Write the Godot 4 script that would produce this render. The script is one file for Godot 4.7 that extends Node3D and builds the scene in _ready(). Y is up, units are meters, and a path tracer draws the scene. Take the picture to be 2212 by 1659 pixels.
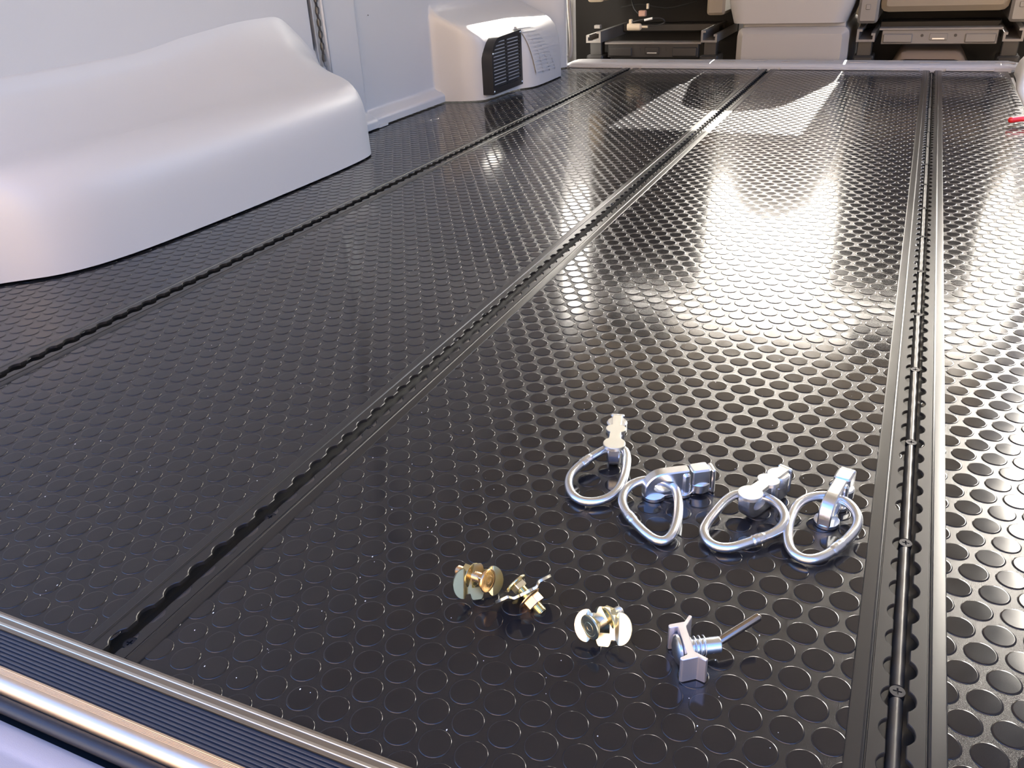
extends Node3D
# Cargo floor of a van: black coin-stud rubber, slotted load tracks and a handful of track fittings. Metres, y up;
# coin tops are y = 0, the van points to -z, the photographer stands at the open rear doors.

class MB:
	# triangle soup, counter-clockwise seen from outside; normals are smoothed up to a crease angle
	var v := PackedVector3Array()
	var xf := Transform3D.IDENTITY
	func tri(a: Vector3, b: Vector3, c: Vector3) -> void:
		if (b - a).cross(c - a).length_squared() < 1e-22:
			return
		v.append(xf * a); v.append(xf * c); v.append(xf * b)
	func quad(a: Vector3, b: Vector3, c: Vector3, d: Vector3) -> void:
		tri(a, b, c); tri(a, c, d)
	func mesh(crease := 38.0, off := Vector3.ZERO) -> ArrayMesh:
		var n := v.size() / 3
		var fn := PackedVector3Array(); fn.resize(n)
		var fu := PackedVector3Array(); fu.resize(n)
		var at := {}
		var keys := []
		keys.resize(v.size())
		for i in n:
			var a := v[3 * i]; var b := v[3 * i + 1]; var c := v[3 * i + 2]
			var cr := (c - a).cross(b - a)
			fn[i] = cr; fu[i] = cr.normalized()
			for k in 3:
				var p := v[3 * i + k]
				var key := Vector3i(roundi(p.x * 25000.0), roundi(p.y * 25000.0), roundi(p.z * 25000.0))
				keys[3 * i + k] = key
				if at.has(key): at[key].append(i)
				else: at[key] = [i]
		var lim := cos(deg_to_rad(crease))
		var vs := PackedVector3Array(); vs.resize(v.size())
		var ns := PackedVector3Array(); ns.resize(v.size())
		for i in n:
			for k in 3:
				var j := 3 * i + k
				var s := Vector3.ZERO
				for f in at[keys[j]]:
					if fu[f].dot(fu[i]) > lim: s += fn[f]
				ns[j] = s.normalized() if s.length_squared() > 0.0 else fu[i]
				vs[j] = v[j] - off
		var arr := []
		arr.resize(Mesh.ARRAY_MAX)
		arr[Mesh.ARRAY_VERTEX] = vs
		arr[Mesh.ARRAY_NORMAL] = ns
		var m := ArrayMesh.new()
		m.add_surface_from_arrays(Mesh.PRIMITIVE_TRIANGLES, arr)
		return m
	func box(a: Vector3, b: Vector3, r := 0.0) -> void:
		var x0 := minf(a.x, b.x); var x1 := maxf(a.x, b.x); var y0 := minf(a.y, b.y); var y1 := maxf(a.y, b.y)
		var z0 := minf(a.z, b.z); var z1 := maxf(a.z, b.z)
		var p := PackedVector2Array([Vector2(x0, y0), Vector2(x1, y0), Vector2(x1, y1), Vector2(x0, y1)])
		if r <= 0.0:
			prism(p, z0, z1); return
		prism(MB.rounded(p, r, 3), z0, z1, r * 0.7)
	static func rounded(p: PackedVector2Array, r: float, seg := 4) -> PackedVector2Array:
		var o := PackedVector2Array()
		for i in p.size():
			var a := p[(i + p.size() - 1) % p.size()]; var b := p[i]; var c := p[(i + 1) % p.size()]
			var rr := minf(r, 0.45 * minf(a.distance_to(b), b.distance_to(c)))
			var s := b + (a - b).normalized() * rr; var e := b + (c - b).normalized() * rr
			for k in seg + 1:
				var t := float(k) / seg
				o.append(s.lerp(b, t).lerp(b.lerp(e, t), t))
		return o
	static func inset(p: PackedVector2Array, d: float) -> PackedVector2Array:
		var o := PackedVector2Array()
		for i in p.size():
			var a := p[(i + p.size() - 1) % p.size()]; var b := p[i]; var c := p[(i + 1) % p.size()]
			var n0 := (b - a).normalized().orthogonal(); var n1 := (c - b).normalized().orthogonal()
			n0 = Vector2(-(b - a).y, (b - a).x).normalized(); n1 = Vector2(-(c - b).y, (c - b).x).normalized()
			var m := n0 + n1
			if m.length() < 0.2: m = n0
			m = m.normalized()
			o.append(b + m * d / maxf(0.5, m.dot(n0)))
		return o
	static func area(p: PackedVector2Array) -> float:
		var s := 0.0
		for i in p.size(): s += p[i].cross(p[(i + 1) % p.size()])
		return s
	# polygon in x, y extruded along z
	func prism(poly: PackedVector2Array, z0: float, z1: float, bevel := 0.0) -> void:
		var p := poly
		if MB.area(p) < 0.0: p.reverse()
		var q := MB.inset(p, bevel) if bevel > 0.0 else p
		var n := p.size()
		var lay := [[q, z0], [p, z0 + bevel], [p, z1 - bevel], [q, z1]] if bevel > 0.0 else [[p, z0], [p, z1]]
		for k in lay.size() - 1:
			for i in n:
				var j := (i + 1) % n
				var a: Vector2 = lay[k][0][i]; var b: Vector2 = lay[k][0][j]; var c: Vector2 = lay[k + 1][0][j]; var d: Vector2 = lay[k + 1][0][i]
				quad(Vector3(a.x, a.y, lay[k][1]), Vector3(b.x, b.y, lay[k][1]), Vector3(c.x, c.y, lay[k + 1][1]), Vector3(d.x, d.y, lay[k + 1][1]))
		var ix := Geometry2D.triangulate_polygon(q)
		for i in range(0, ix.size(), 3):
			var a := q[ix[i]]; var b := q[ix[i + 1]]; var c := q[ix[i + 2]]
			if (b - a).cross(c - a) < 0.0:
				var t := b; b = c; c = t
			tri(Vector3(a.x, a.y, z1), Vector3(b.x, b.y, z1), Vector3(c.x, c.y, z1))
			tri(Vector3(a.x, a.y, z0), Vector3(c.x, c.y, z0), Vector3(b.x, b.y, z0))
	# profile of (radius, height) turned round the y axis, from bottom to top
	func lathe(prof: PackedVector2Array, seg := 24, c := Vector3.ZERO) -> void:
		for k in prof.size() - 1:
			for i in seg:
				var a0 := TAU * i / seg; var a1 := TAU * (i + 1) / seg
				var p := prof[k]; var q := prof[k + 1]
				quad(c + Vector3(p.x * cos(a0), p.y, -p.x * sin(a0)), c + Vector3(p.x * cos(a1), p.y, -p.x * sin(a1)), c + Vector3(q.x * cos(a1), q.y, -q.x * sin(a1)), c + Vector3(q.x * cos(a0), q.y, -q.x * sin(a0)))
	func tube(pts: PackedVector3Array, r: float, seg := 12, closed := false, radii := PackedFloat32Array()) -> void:
		var n := pts.size()
		var rings := []
		var up := Vector3.UP
		for i in n:
			var t: Vector3
			if closed: t = pts[(i + 1) % n] - pts[(i + n - 1) % n]
			else: t = pts[mini(i + 1, n - 1)] - pts[maxi(i - 1, 0)]
			t = t.normalized()
			if i == 0 and absf(t.dot(up)) > 0.9: up = Vector3.RIGHT
			var s := t.cross(up).normalized()
			var w := s.cross(t).normalized()
			if not closed: up = w
			var rr := radii[i] if radii.size() == n else r
			var ring := []
			for k in seg:
				var a := TAU * k / seg
				ring.append(pts[i] + (s * cos(a) + w * sin(a)) * rr)
			rings.append(ring)
		for i in (n if closed else n - 1):
			var A: Array = rings[i]; var B: Array = rings[(i + 1) % n]
			for k in seg:
				var l := (k + 1) % seg
				quad(A[k], A[l], B[l], B[k])
		if not closed:
			for k in range(1, seg - 1):
				tri(rings[0][0], rings[0][k + 1], rings[0][k])
				tri(rings[n - 1][0], rings[n - 1][k], rings[n - 1][k + 1])
	# open polyline of (a, b) swept along a straight axis; f maps (a, b, t) to a point
	func sweep(prof: PackedVector2Array, ts: PackedFloat32Array, f: Callable) -> void:
		for k in ts.size() - 1:
			for i in prof.size() - 1:
				quad(f.call(prof[i], ts[k]), f.call(prof[i + 1], ts[k]), f.call(prof[i + 1], ts[k + 1]), f.call(prof[i], ts[k + 1]))
	func grid(rows: Array) -> void:
		for j in rows.size() - 1:
			for i in rows[j].size() - 1:
				quad(rows[j][i], rows[j][i + 1], rows[j + 1][i + 1], rows[j + 1][i])

var M := {}
var taken := {}
const EYE := Vector3(0, 0.41032, 0)
var R_ := Vector3(0.91131, -0.04812, -0.40889)
var U_ := Vector3(-0.15301, 0.88243, -0.44487)
var B_ := Vector3(0.38219, 0.46798, 0.79682)
const FOCAL := 1803.39

func numbered(n: String) -> String:
	if not taken.has(n):
		taken[n] = 0
		return n
	taken[n] += 1
	return "%s_%03d" % [n, taken[n]]

func world_at(p: Node) -> Vector3:
	var o := Vector3.ZERO
	while p != null and p != self:
		if p is Node3D: o += (p as Node3D).position
		p = p.get_parent()
	return o

func obj(called: String, mb: MB, m: Material, parent: Node = self, crease := 38.0) -> MeshInstance3D:
	var o := MeshInstance3D.new()
	o.name = numbered(called) if parent == self else called
	o.mesh = mb.mesh(crease, world_at(parent))
	o.material_override = null
	o.mesh.surface_set_material(0, m)
	parent.add_child(o, true)
	return o

func tag(o: Node, label: String, category := "", group := "", kind := "") -> Node:
	if label: o.set_meta("label", label)
	if category: o.set_meta("category", category)
	if group: o.set_meta("group", group)
	if kind: o.set_meta("kind", kind)
	return o

func thing(called: String, at: Vector3, label: String, category: String, group := "") -> Node3D:
	var o := Node3D.new()
	o.name = numbered(called)
	o.position = at
	add_child(o)
	tag(o, label, category, group)
	return o

func struct(called: String, label := "", at := Vector3.ZERO) -> Node3D:
	var o := Node3D.new()
	o.name = called
	o.position = at
	add_child(o)
	tag(o, label, "", "", "structure")
	return o

func noise_tex(size: int, freq: float, octaves: int, seed_: int, lo := 0.0, hi := 1.0, normal := 0.0) -> ImageTexture:
	var n := FastNoiseLite.new()
	n.noise_type = FastNoiseLite.TYPE_SIMPLEX_SMOOTH
	n.seed = seed_; n.frequency = freq
	n.fractal_octaves = octaves
	n.fractal_type = FastNoiseLite.FRACTAL_FBM if octaves > 1 else FastNoiseLite.FRACTAL_NONE
	var img := n.get_seamless_image(size, size)
	img.convert(Image.FORMAT_RGBA8)
	if normal > 0.0:
		img.bump_map_to_normal_map(normal)
	else:
		for y in size:
			for x in size:
				var g := lerpf(lo, hi, img.get_pixel(x, y).r)
				img.set_pixel(x, y, Color(g, g, g))
	return ImageTexture.create_from_image(img)

func lin(r: float, g: float, b: float) -> Color:
	return Color(r, g, b).linear_to_srgb()

func mat(c: Color, rough: float, metal := 0.0) -> StandardMaterial3D:
	var m := StandardMaterial3D.new()
	m.albedo_color = c; m.roughness = rough; m.metallic = metal
	m.uv1_triplanar = true
	return m

func grain(m: StandardMaterial3D, tex: Texture2D, tile: float, strength: float) -> StandardMaterial3D:
	m.normal_enabled = true; m.normal_texture = tex; m.normal_scale = strength
	m.uv1_triplanar = true; m.uv1_world_triplanar = true
	m.uv1_scale = Vector3.ONE / tile
	return m

func make_materials() -> void:
	var fine := noise_tex(512, 0.16, 2, 7, 0, 1, 3.0)
	var soft := noise_tex(512, 0.09, 3, 11, 0, 1, 2.0)
	var smudge := noise_tex(256, 0.03, 4, 5, 0.72, 1.0)
	M.rubber = grain(mat(lin(0.012, 0.012, 0.014), 0.22), fine, 0.05, 0.28)
	M.rubber.metallic_specular = 0.52
	var c := mat(lin(0.013, 0.013, 0.015), 0.135)
	c.roughness_texture = smudge; c.uv1_triplanar = true; c.uv1_world_triplanar = true; c.uv1_scale = Vector3.ONE / 0.16
	c.metallic_specular = 0.52
	M.coin = c
	M.track = grain(mat(lin(0.022, 0.021, 0.02), 0.3, 0.15), soft, 0.03, 0.08)
	M.track_rib = mat(lin(0.13, 0.125, 0.12), 0.36, 0.6)
	M.screw = mat(lin(0.05, 0.05, 0.055), 0.35, 0.6)
	M.dark = mat(lin(0.012, 0.012, 0.013), 0.6)
	var p := grain(mat(lin(0.57, 0.565, 0.56), 0.38), fine, 0.03, 0.04)
	M.plastic = p
	M.arch = p
	M.trim = grain(mat(lin(0.42, 0.42, 0.43), 0.5), fine, 0.03, 0.06)
	M.headliner = grain(mat(lin(0.66, 0.56, 0.41), 0.9), fine, 0.05, 0.4)
	M.alu = grain(mat(lin(0.70, 0.69, 0.67), 0.32, 1.0), soft, 0.02, 0.05)
	M.bronze_alu = grain(mat(lin(0.36, 0.32, 0.27), 0.4, 1.0), fine, 0.02, 0.08)
	M.alu_wall = mat(lin(0.55, 0.56, 0.58), 0.35, 1.0)
	M.warm_reflect_alu = mat(lin(0.88, 0.68, 0.48), 0.42, 1.0)  # plain aluminium lip; the warm reflection on it is put into this colour
	M.rib_rubber = mat(lin(0.05, 0.052, 0.06), 0.3)
	M.seal = grain(mat(lin(0.025, 0.025, 0.03), 0.4), fine, 0.04, 0.3)
	M.bumper = grain(mat(lin(0.42, 0.385, 0.39), 0.45), fine, 0.06, 0.2)
	M.zinc = grain(mat(lin(0.80, 0.84, 0.90), 0.27, 1.0), soft, 0.02, 0.06)
	M.zinc_cut = grain(mat(lin(0.66, 0.66, 0.62), 0.36, 1.0), fine, 0.02, 0.25)
	M.yellow_zinc = grain(mat(lin(0.78, 0.70, 0.42), 0.2, 1.0), soft, 0.02, 0.06)
	M.copper_zinc = grain(mat(lin(0.80, 0.54, 0.30), 0.24, 1.0), soft, 0.02, 0.05)
	M.pale_zinc = grain(mat(lin(0.70, 0.65, 0.52), 0.32, 1.0), soft, 0.02, 0.06)
	M.olive_zinc = grain(mat(lin(0.46, 0.43, 0.28), 0.28, 1.0), fine, 0.02, 0.15)
	M.cast_alu = grain(mat(lin(0.80, 0.78, 0.84), 0.42, 1.0), fine, 0.02, 0.15)
	M.steel = mat(lin(0.42, 0.37, 0.33), 0.18, 1.0)
	M.black_plastic = grain(mat(lin(0.018, 0.018, 0.02), 0.35), fine, 0.05, 0.15)
	M.seat_metal = mat(lin(0.035, 0.033, 0.032), 0.42, 0.3)
	M.grey_metal = mat(lin(0.20, 0.185, 0.17), 0.5, 0.2)
	M.seat_cloth = grain(mat(lin(0.26, 0.21, 0.15), 0.9), fine, 0.03, 0.5)
	M.seat_dark = grain(mat(lin(0.02, 0.02, 0.02), 0.85), fine, 0.03, 0.4)
	M.seat_back = grain(mat(lin(0.055, 0.048, 0.042), 0.85), fine, 0.03, 0.4)
	M.console = grain(mat(lin(0.36, 0.335, 0.31), 0.5), fine, 0.03, 0.05)
	M.carpet = grain(mat(lin(0.03, 0.028, 0.026), 1.0), fine, 0.03, 0.8)
	M.white_trim = mat(lin(0.80, 0.79, 0.76), 0.4)
	M.red = mat(lin(0.72, 0.02, 0.02), 0.3)
	M.paint = mat(lin(0.55, 0.55, 0.56), 0.4)
	M.dash = mat(lin(0.42, 0.33, 0.22), 0.7)
	M.concrete = grain(mat(lin(0.15, 0.15, 0.155), 0.95), fine, 0.4, 0.5)
	M.added_stucco = grain(mat(lin(0.24, 0.175, 0.12), 0.95), fine, 0.3, 0.5)
	M.added_side_wall = grain(mat(lin(0.13, 0.125, 0.125), 0.95), fine, 0.3, 0.5)
	M.foam = mat(lin(0.20, 0.15, 0.11), 0.95)
	M.ivory = mat(lin(0.62, 0.52, 0.38), 0.45)
	M.pinkish = mat(lin(0.45, 0.27, 0.2), 0.5)
	M.wire = mat(lin(0.015, 0.015, 0.015), 0.5)
	M.dust = mat(lin(0.75, 0.75, 0.78), 0.9)
	var g := StandardMaterial3D.new()
	g.albedo_color = Color(0.93, 0.97, 0.96, 0.06); g.roughness = 0.02
	g.transparency = BaseMaterial3D.TRANSPARENCY_ALPHA
	M.glass = g

func _ready() -> void:
	camera_and_light()
	make_materials()
	build_floor()
	build_walls()
	build_cab_shell()
	build_outside()
	build_tracks()
	build_sill()
	build_arch()
	build_vent_grille()
	build_front_trim()
	build_console()
	build_seats()
	build_ring_fittings()
	build_plate_bolts()
	build_channel_fitting()
	build_small()

# ---------------------------------------------------------------- camera, sky, sun
func camera_and_light() -> void:
	var cam := Camera3D.new()
	cam.name = "camera"
	cam.transform = Transform3D(Basis(R_, U_, B_).orthonormalized(), EYE)
	cam.fov = rad_to_deg(2.0 * atan(829.5 / FOCAL))
	cam.near = 0.01; cam.far = 200.0
	add_child(cam)
	cam.current = true
	var env := Environment.new()
	env.background_mode = Environment.BG_SKY
	var sm := ProceduralSkyMaterial.new()
	sm.sky_top_color = Color(0.36, 0.55, 0.90)
	sm.sky_horizon_color = Color(0.74, 0.86, 1.0)
	sm.sky_curve = 0.32
	sm.ground_bottom_color = Color(0.45, 0.42, 0.38)
	sm.ground_horizon_color = Color(0.62, 0.60, 0.57)
	sm.sun_angle_max = 55.0
	sm.sun_curve = 0.6
	var sky := Sky.new()
	sky.sky_material = sm
	env.sky = sky
	env.background_energy_multiplier = 3.5
	env.tonemap_mode = Environment.TONE_MAPPER_LINEAR
	env.tonemap_exposure = 1.0
	env.sdfgi_enabled = true; env.ssao_enabled = true; env.ssil_enabled = true
	var we := WorldEnvironment.new()
	we.name = "world_environment"
	we.environment = env
	add_child(we)
	var sun := DirectionalLight3D.new()
	sun.name = "sun"
	var el := deg_to_rad(33.0); var az := deg_to_rad(1.2)
	var to_sun := Vector3(sin(az) * cos(el), sin(el), -cos(az) * cos(el))
	sun.transform = Transform3D(Basis.looking_at(-to_sun, Vector3.UP), Vector3.ZERO)
	sun.light_color = Color(1.0, 0.965, 0.91)
	sun.light_energy = 17.0
	sun.light_angular_distance = 0.55
	sun.shadow_enabled = true
	add_child(sun)

# ---------------------------------------------------------------- floor
const TRACK_X := [-0.9, -0.4355, 0.0485]
const PITCH := 0.0254
const Z_REAR := -0.2565
const Z_FRONT := -2.99

func coin_mesh() -> ArrayMesh:
	var mb := MB.new()
	var r := 0.01005
	mb.lathe(PackedVector2Array([Vector2(r, -0.0006), Vector2(r - 0.00012, -0.0003), Vector2(r - 0.00045, -0.00008), Vector2(r - 0.0010, 0.0), Vector2(r - 0.0014, 0.0), Vector2(0.0, 0.0)]), 30)
	var m := mb.mesh(60.0)
	m.surface_set_material(0, M.coin)
	return m

func build_floor() -> void:
	var fl := struct("floor", "black rubber van floor covered with rows of raised round studs")
	var edges := [-1.275, -0.9, -0.4355, 0.0485, 0.40]
	for k in 4:
		var x0: float = edges[k] + (0.024 if k > 0 else 0.0); var x1: float = edges[k + 1] - (0.024 if k < 3 else 0.0)
		var mb := MB.new()
		if k < 3:
			mb.box(Vector3(x0, -0.0055, Z_FRONT), Vector3(x1, -0.0005, Z_REAR + 0.004))
		else:
			mb.box(Vector3(x0, -0.0055, Z_FRONT), Vector3(0.252, -0.0005, Z_REAR + 0.004))
			mb.box(Vector3(0.252, -0.0055, -1.68), Vector3(x1, -0.0005, Z_REAR + 0.004))
		obj("rubber_sheet", mb, M.rubber, fl)
	var sub := MB.new()
	sub.box(Vector3(-1.30, -0.04, -3.02), Vector3(0.255, -0.0135, Z_REAR + 0.01))
	sub.box(Vector3(0.255, -0.04, -1.69), Vector3(0.41, -0.0135, Z_REAR + 0.01))
	obj("subfloor", sub, M.dark, fl)
	# studs on a hexagonal lattice, one sheet pattern running through under the tracks
	var p := 0.02344084; var e := -0.02002695; var o := Vector2(-0.09654492, -0.62363034)
	var spots := []
	for j in range(-40, 130):
		for i in range(-140, 100):
			var x := p * (i + 0.5 * j); var z := -p * sqrt(3.0) / 2.0 * j
			var w := Vector2(o.x + x * cos(e) - z * sin(e), o.y + x * sin(e) + z * cos(e))
			if w.x < -1.27 or w.x > 0.395 or w.y > Z_REAR + 0.004 or w.y < Z_FRONT + 0.008: continue
			if w.x > 0.243 and w.y < -1.665: continue
			var hid := false
			for tx in TRACK_X:
				if absf(w.x - tx) < 0.0155: hid = true
			if hid: continue
			var d := Vector3(w.x, 0, w.y) - EYE
			var dz := -d.dot(B_)
			var px := 1106.0 + FOCAL * d.dot(R_) / dz; var py := 829.5 - FOCAL * d.dot(U_) / dz
			var seen := dz > 0.05 and px > -20 and px < 2232 and py > 0 and py < 1690
			spots.append([d.length() + (0.0 if seen else 100.0), w])
	spots.sort_custom(func(a, b): return a[0] < b[0])
	var cm := coin_mesh()
	for k in 300:
		var c := MeshInstance3D.new()
		c.name = "coin_stud"
		c.mesh = cm
		c.position = Vector3(spots[k][1].x, 0, spots[k][1].y)
		fl.add_child(c, true)
	var mm := MultiMesh.new()
	mm.transform_format = MultiMesh.TRANSFORM_3D
	mm.mesh = cm
	mm.instance_count = spots.size() - 300
	for k in range(300, spots.size()):
		mm.set_instance_transform(k - 300, Transform3D(Basis.IDENTITY, Vector3(spots[k][1].x, 0, spots[k][1].y)))
	var mi := MultiMeshInstance3D.new()
	mi.name = "far_coin_studs"
	mi.multimesh = mm
	mi.set_meta("kind", "stuff")
	mi.set_meta("label", "rows of smaller-looking round studs further up the floor")
	fl.add_child(mi)

# ---------------------------------------------------------------- walls and shell
func interp(tab: Array, x: float) -> float:
	if x <= tab[0][0]: return tab[0][1]
	for i in tab.size() - 1:
		if x <= tab[i + 1][0]:
			var a = tab[i]; var b = tab[i + 1]
			var m0: float = (b[1] - a[1]) / (b[0] - a[0]); var m1 := m0
			if i > 0: m0 = (b[1] - tab[i - 1][1]) / (b[0] - tab[i - 1][0])
			if i < tab.size() - 2: m1 = (tab[i + 2][1] - a[1]) / (tab[i + 2][0] - a[0])
			var h: float = b[0] - a[0]; var t: float = (x - a[0]) / h
			return (2 * t * t * t - 3 * t * t + 1) * a[1] + (t * t * t - 2 * t * t + t) * h * m0 + (-2 * t * t * t + 3 * t * t) * b[1] + (t * t * t - t * t) * h * m1
	return tab[-1][1]

func sstep(a: float, b: float, x: float) -> float:
	var t := clampf((x - a) / (b - a), 0.0, 1.0)
	return t * t * (3.0 - 2.0 * t)

func smin(a: float, b: float, k: float) -> float:
	var h := maxf(k - absf(a - b), 0.0) / k
	return minf(a, b) - h * h * k * 0.25

const BOX_Z := [[0.0, 0.0], [0.006, 0.010], [0.012, 0.045], [0.018, 0.080], [0.035, 0.120], [0.053, 0.137], [0.077, 0.143], [0.102, 0.146], [0.167, 0.150], [0.228, 0.154], [0.258, 0.165], [0.285, 0.190], [0.32, 0.204], [0.36, 0.209], [0.435, 0.209], [0.53, 0.204]]
const BOX_Y := [[0.0, 0.0], [0.02, 0.016], [0.04, 0.052], [0.06, 0.100], [0.08, 0.140], [0.105, 0.172], [0.15, 0.195], [0.20, 0.205], [0.30, 0.210]]

# how far the front panel of the left wall stands out from x = -1.275 at (z, y)
func panel_out(z: float, y: float) -> float:
	var d := 0.0
	# shallow step where the pillar cover meets the lower panel
	d += 0.010 * sstep(-1.878, -1.868, z)
	# foot flange along the floor
	var foot := 0.030 * (1.0 - sstep(0.020, 0.042, y)) * (1.0 - sstep(-1.885, -1.88, z) * 0.0)
	# housing that bulges out round the blower vents
	var sz := -2.240 - z
	var sy := 0.262 - y
	var b := 0.0
	if sz > 0.0 and sy > 0.0:
		var back := (z + 2.845)
		b = smin(interp(BOX_Z, sz), interp(BOX_Y, sy), 0.05)
		b = smin(b, interp([[0.0, 0.0], [0.015, 0.05], [0.035, 0.14], [0.06, 0.19], [0.1, 0.24]], maxf(back, 0.0)), 0.03)
	d = maxf(d + foot, b) if b > 0.0 else d + foot
	# map pocket, open upwards of y = 0.222
	var pz := minf(-1.930 - z, z + 2.118); var py := minf(y - 0.222, 0.62 - y)
	var inside := smin(pz, py, 0.02)
	if inside > -0.01:
		d -= 0.075 * sstep(-0.004, 0.016, inside)
	# pillar cover at the front end
	var pil := sstep(-2.83, -2.97, z)
	d = maxf(d, pil * lerpf(0.135, 0.110, sstep(0.28, 0.50, y)))
	return d

func build_walls() -> void:
	var wl := struct("wall_left", "pale grey plastic wall panels along the van's left side")
	var mb := MB.new()
	var rows := []
	for j in 30:
		var y := lerpf(-0.005, 1.36, j / 29.0)
		var row := []
		for i in 41:
			var z := lerpf(-0.16, -1.683, i / 40.0)
			row.append(Vector3(-1.268 - 0.004 * sin(z * 5.0) * sin(y * 4.0), y, z))
		rows.append(row)
	mb.grid(rows)
	for j in rows.size() - 1:
		var a: Vector3 = rows[j][40]; var b: Vector3 = rows[j + 1][40]
		mb.quad(a, a + Vector3(-0.03, 0, 0.0), b + Vector3(-0.03, 0, 0.0), b)
	obj("rear_panel", mb, M.plastic, wl)
	mb = MB.new()
	var zs := PackedFloat32Array(); var ys := PackedFloat32Array()
	var z := -1.738
	while z > -2.985:
		zs.append(z); z -= 0.005
	var y := 0.0035
	while y < 0.36:
		ys.append(y); y += 0.0045 if y < 0.06 or (y > 0.19 and y < 0.27) else 0.006
	while y < 0.70:
		ys.append(y); y += 0.012
	while y < 1.37:
		ys.append(y); y += 0.05
	rows = []
	for yy in ys:
		var row := []
		for zz in zs: row.append(Vector3(-1.275 + panel_out(zz, yy), yy, zz))
		rows.append(row)
	mb.grid(rows)
	for j in rows.size() - 1:
		var a: Vector3 = rows[j][0]; var b: Vector3 = rows[j + 1][0]
		mb.quad(a + Vector3(-0.03, 0, 0), a, b, b + Vector3(-0.03, 0, 0))
		var n: int = rows[j].size() - 1
		a = rows[j][n]; b = rows[j + 1][n]
		mb.quad(a, a + Vector3(-0.12, 0, -0.04), b + Vector3(-0.12, 0, -0.04), b)
	for i in rows[0].size() - 1:
		var a: Vector3 = rows[0][i]; var b: Vector3 = rows[0][i + 1]
		mb.quad(a + Vector3(-0.02, 0.002, 0), b + Vector3(-0.02, 0.002, 0), b, a)
	obj("front_panel", mb, M.plastic, wl, 55.0)
	# foot tab where the panel hooks over the floor
	mb = MB.new()
	mb.box(Vector3(-1.262, 0.001, -1.915), Vector3(-1.236, 0.006, -1.87), 0.001)
	obj("foot_tab", mb, M.plastic, wl)
	# moulded outlet grille in the housing: slats and bars over a dark throat
	var P00 := Vector3(-1.094, 0.181, -2.512); var P10 := Vector3(-1.094, 0.178, -2.602)
	var P01 := Vector3(-1.081, 0.040, -2.550); var P11 := Vector3(-1.081, 0.034, -2.712)
	for pz in [P00, P10, P01, P11]: pass
	var lift := Vector3(0.004, 0, 0)
	var pt := func(u: float, v: float) -> Vector3:
		var q := P00.lerp(P10, u).lerp(P01.lerp(P11, u), v)
		return Vector3(-1.275 + panel_out(q.z, q.y), q.y, q.z)
	mb = MB.new()
	var rr := []
	for j in 13:
		var row := []
		for i in 9: row.append(pt.call(lerpf(0.04, 0.97, i / 8.0), lerpf(0.97, 0.02, j / 12.0)) + Vector3(0.0012, 0, 0))
		rr.append(row)
	mb.grid(rr)
	obj("vent_backing", mb, M.plastic, wl)
	for j in 13:
		var v0 := j / 13.0; var v1 := (j + 0.56) / 13.0
		mb = MB.new()
		var n := 8
		for i in n:
			var u0 := i / float(n); var u1 := (i + 1) / float(n)
			var a: Vector3 = pt.call(u0, v1) + lift; var b: Vector3 = pt.call(u1, v1) + lift
			var c: Vector3 = pt.call(u1, v0) + lift; var d: Vector3 = pt.call(u0, v0) + lift
			var bk := Vector3(-0.004, 0, 0)
			mb.quad(a, b, c, d)
			mb.quad(a + bk, b + bk, b, a)
			mb.quad(d, c, c + bk, d + bk)
		obj("vent_slat", mb, M.plastic, wl)
	for i in 4:
		var u0 := [0.0, 0.31, 0.64, 0.95][i] as float; var u1 := u0 + 0.05
		mb = MB.new()
		for j in 12:
			var v0 := j / 12.0; var v1 := (j + 1) / 12.0
			mb.quad(pt.call(u0, v1) + lift * 1.05, pt.call(u1, v1) + lift * 1.05, pt.call(u1, v0) + lift * 1.05, pt.call(u0, v0) + lift * 1.05)
		obj("vent_bar", mb, M.plastic, wl)
	# body side behind the panels
	mb = MB.new()
	mb.box(Vector3(-1.40, -0.35, -3.06), Vector3(-1.305, 1.42, -0.16))
	obj("body_side", mb, M.paint, wl)
	mb = MB.new()
	mb.box(Vector3(-1.304, -0.01, -1.745), Vector3(-1.292, 1.36, -1.675))
	obj("pillar_recess", mb, M.foam, wl)
	# right side: solid behind, open at the sliding door
	var wr := struct("wall_right", "pale grey right wall of the van with the sliding door open")
	mb = MB.new()
	mb.box(Vector3(0.41, -0.02, -1.48), Vector3(0.50, 1.40, -0.16), 0.008)
	obj("rear_panel", mb, M.plastic, wr)
	mb = MB.new()
	mb.box(Vector3(0.41, 1.27, -2.86), Vector3(0.50, 1.40, -1.48))
	obj("door_header", mb, M.plastic, wr)
	mb = MB.new()
	mb.box(Vector3(0.40, -0.25, -3.06), Vector3(0.52, 1.40, -2.86), 0.02)
	obj("front_pillar", mb, M.plastic, wr)
	mb = MB.new()
	mb.box(Vector3(0.26, -0.26, -2.86), Vector3(0.50, -0.22, -1.66), 0.004)
	obj("door_step", mb, M.rib_rubber, wr)
	mb = MB.new()
	mb.box(Vector3(0.2535, -0.26, -2.90), Vector3(0.262, -0.006, -1.66))
	obj("step_riser", mb, M.paint, wr)
	# ceiling
	var ce := struct("ceiling", "beige headliner over the load space")
	mb = MB.new()
	mb.box(Vector3(-1.40, 1.362, -4.09), Vector3(0.52, 1.42, -0.10), 0.006)
	obj("headliner", mb, M.headliner, ce)

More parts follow.
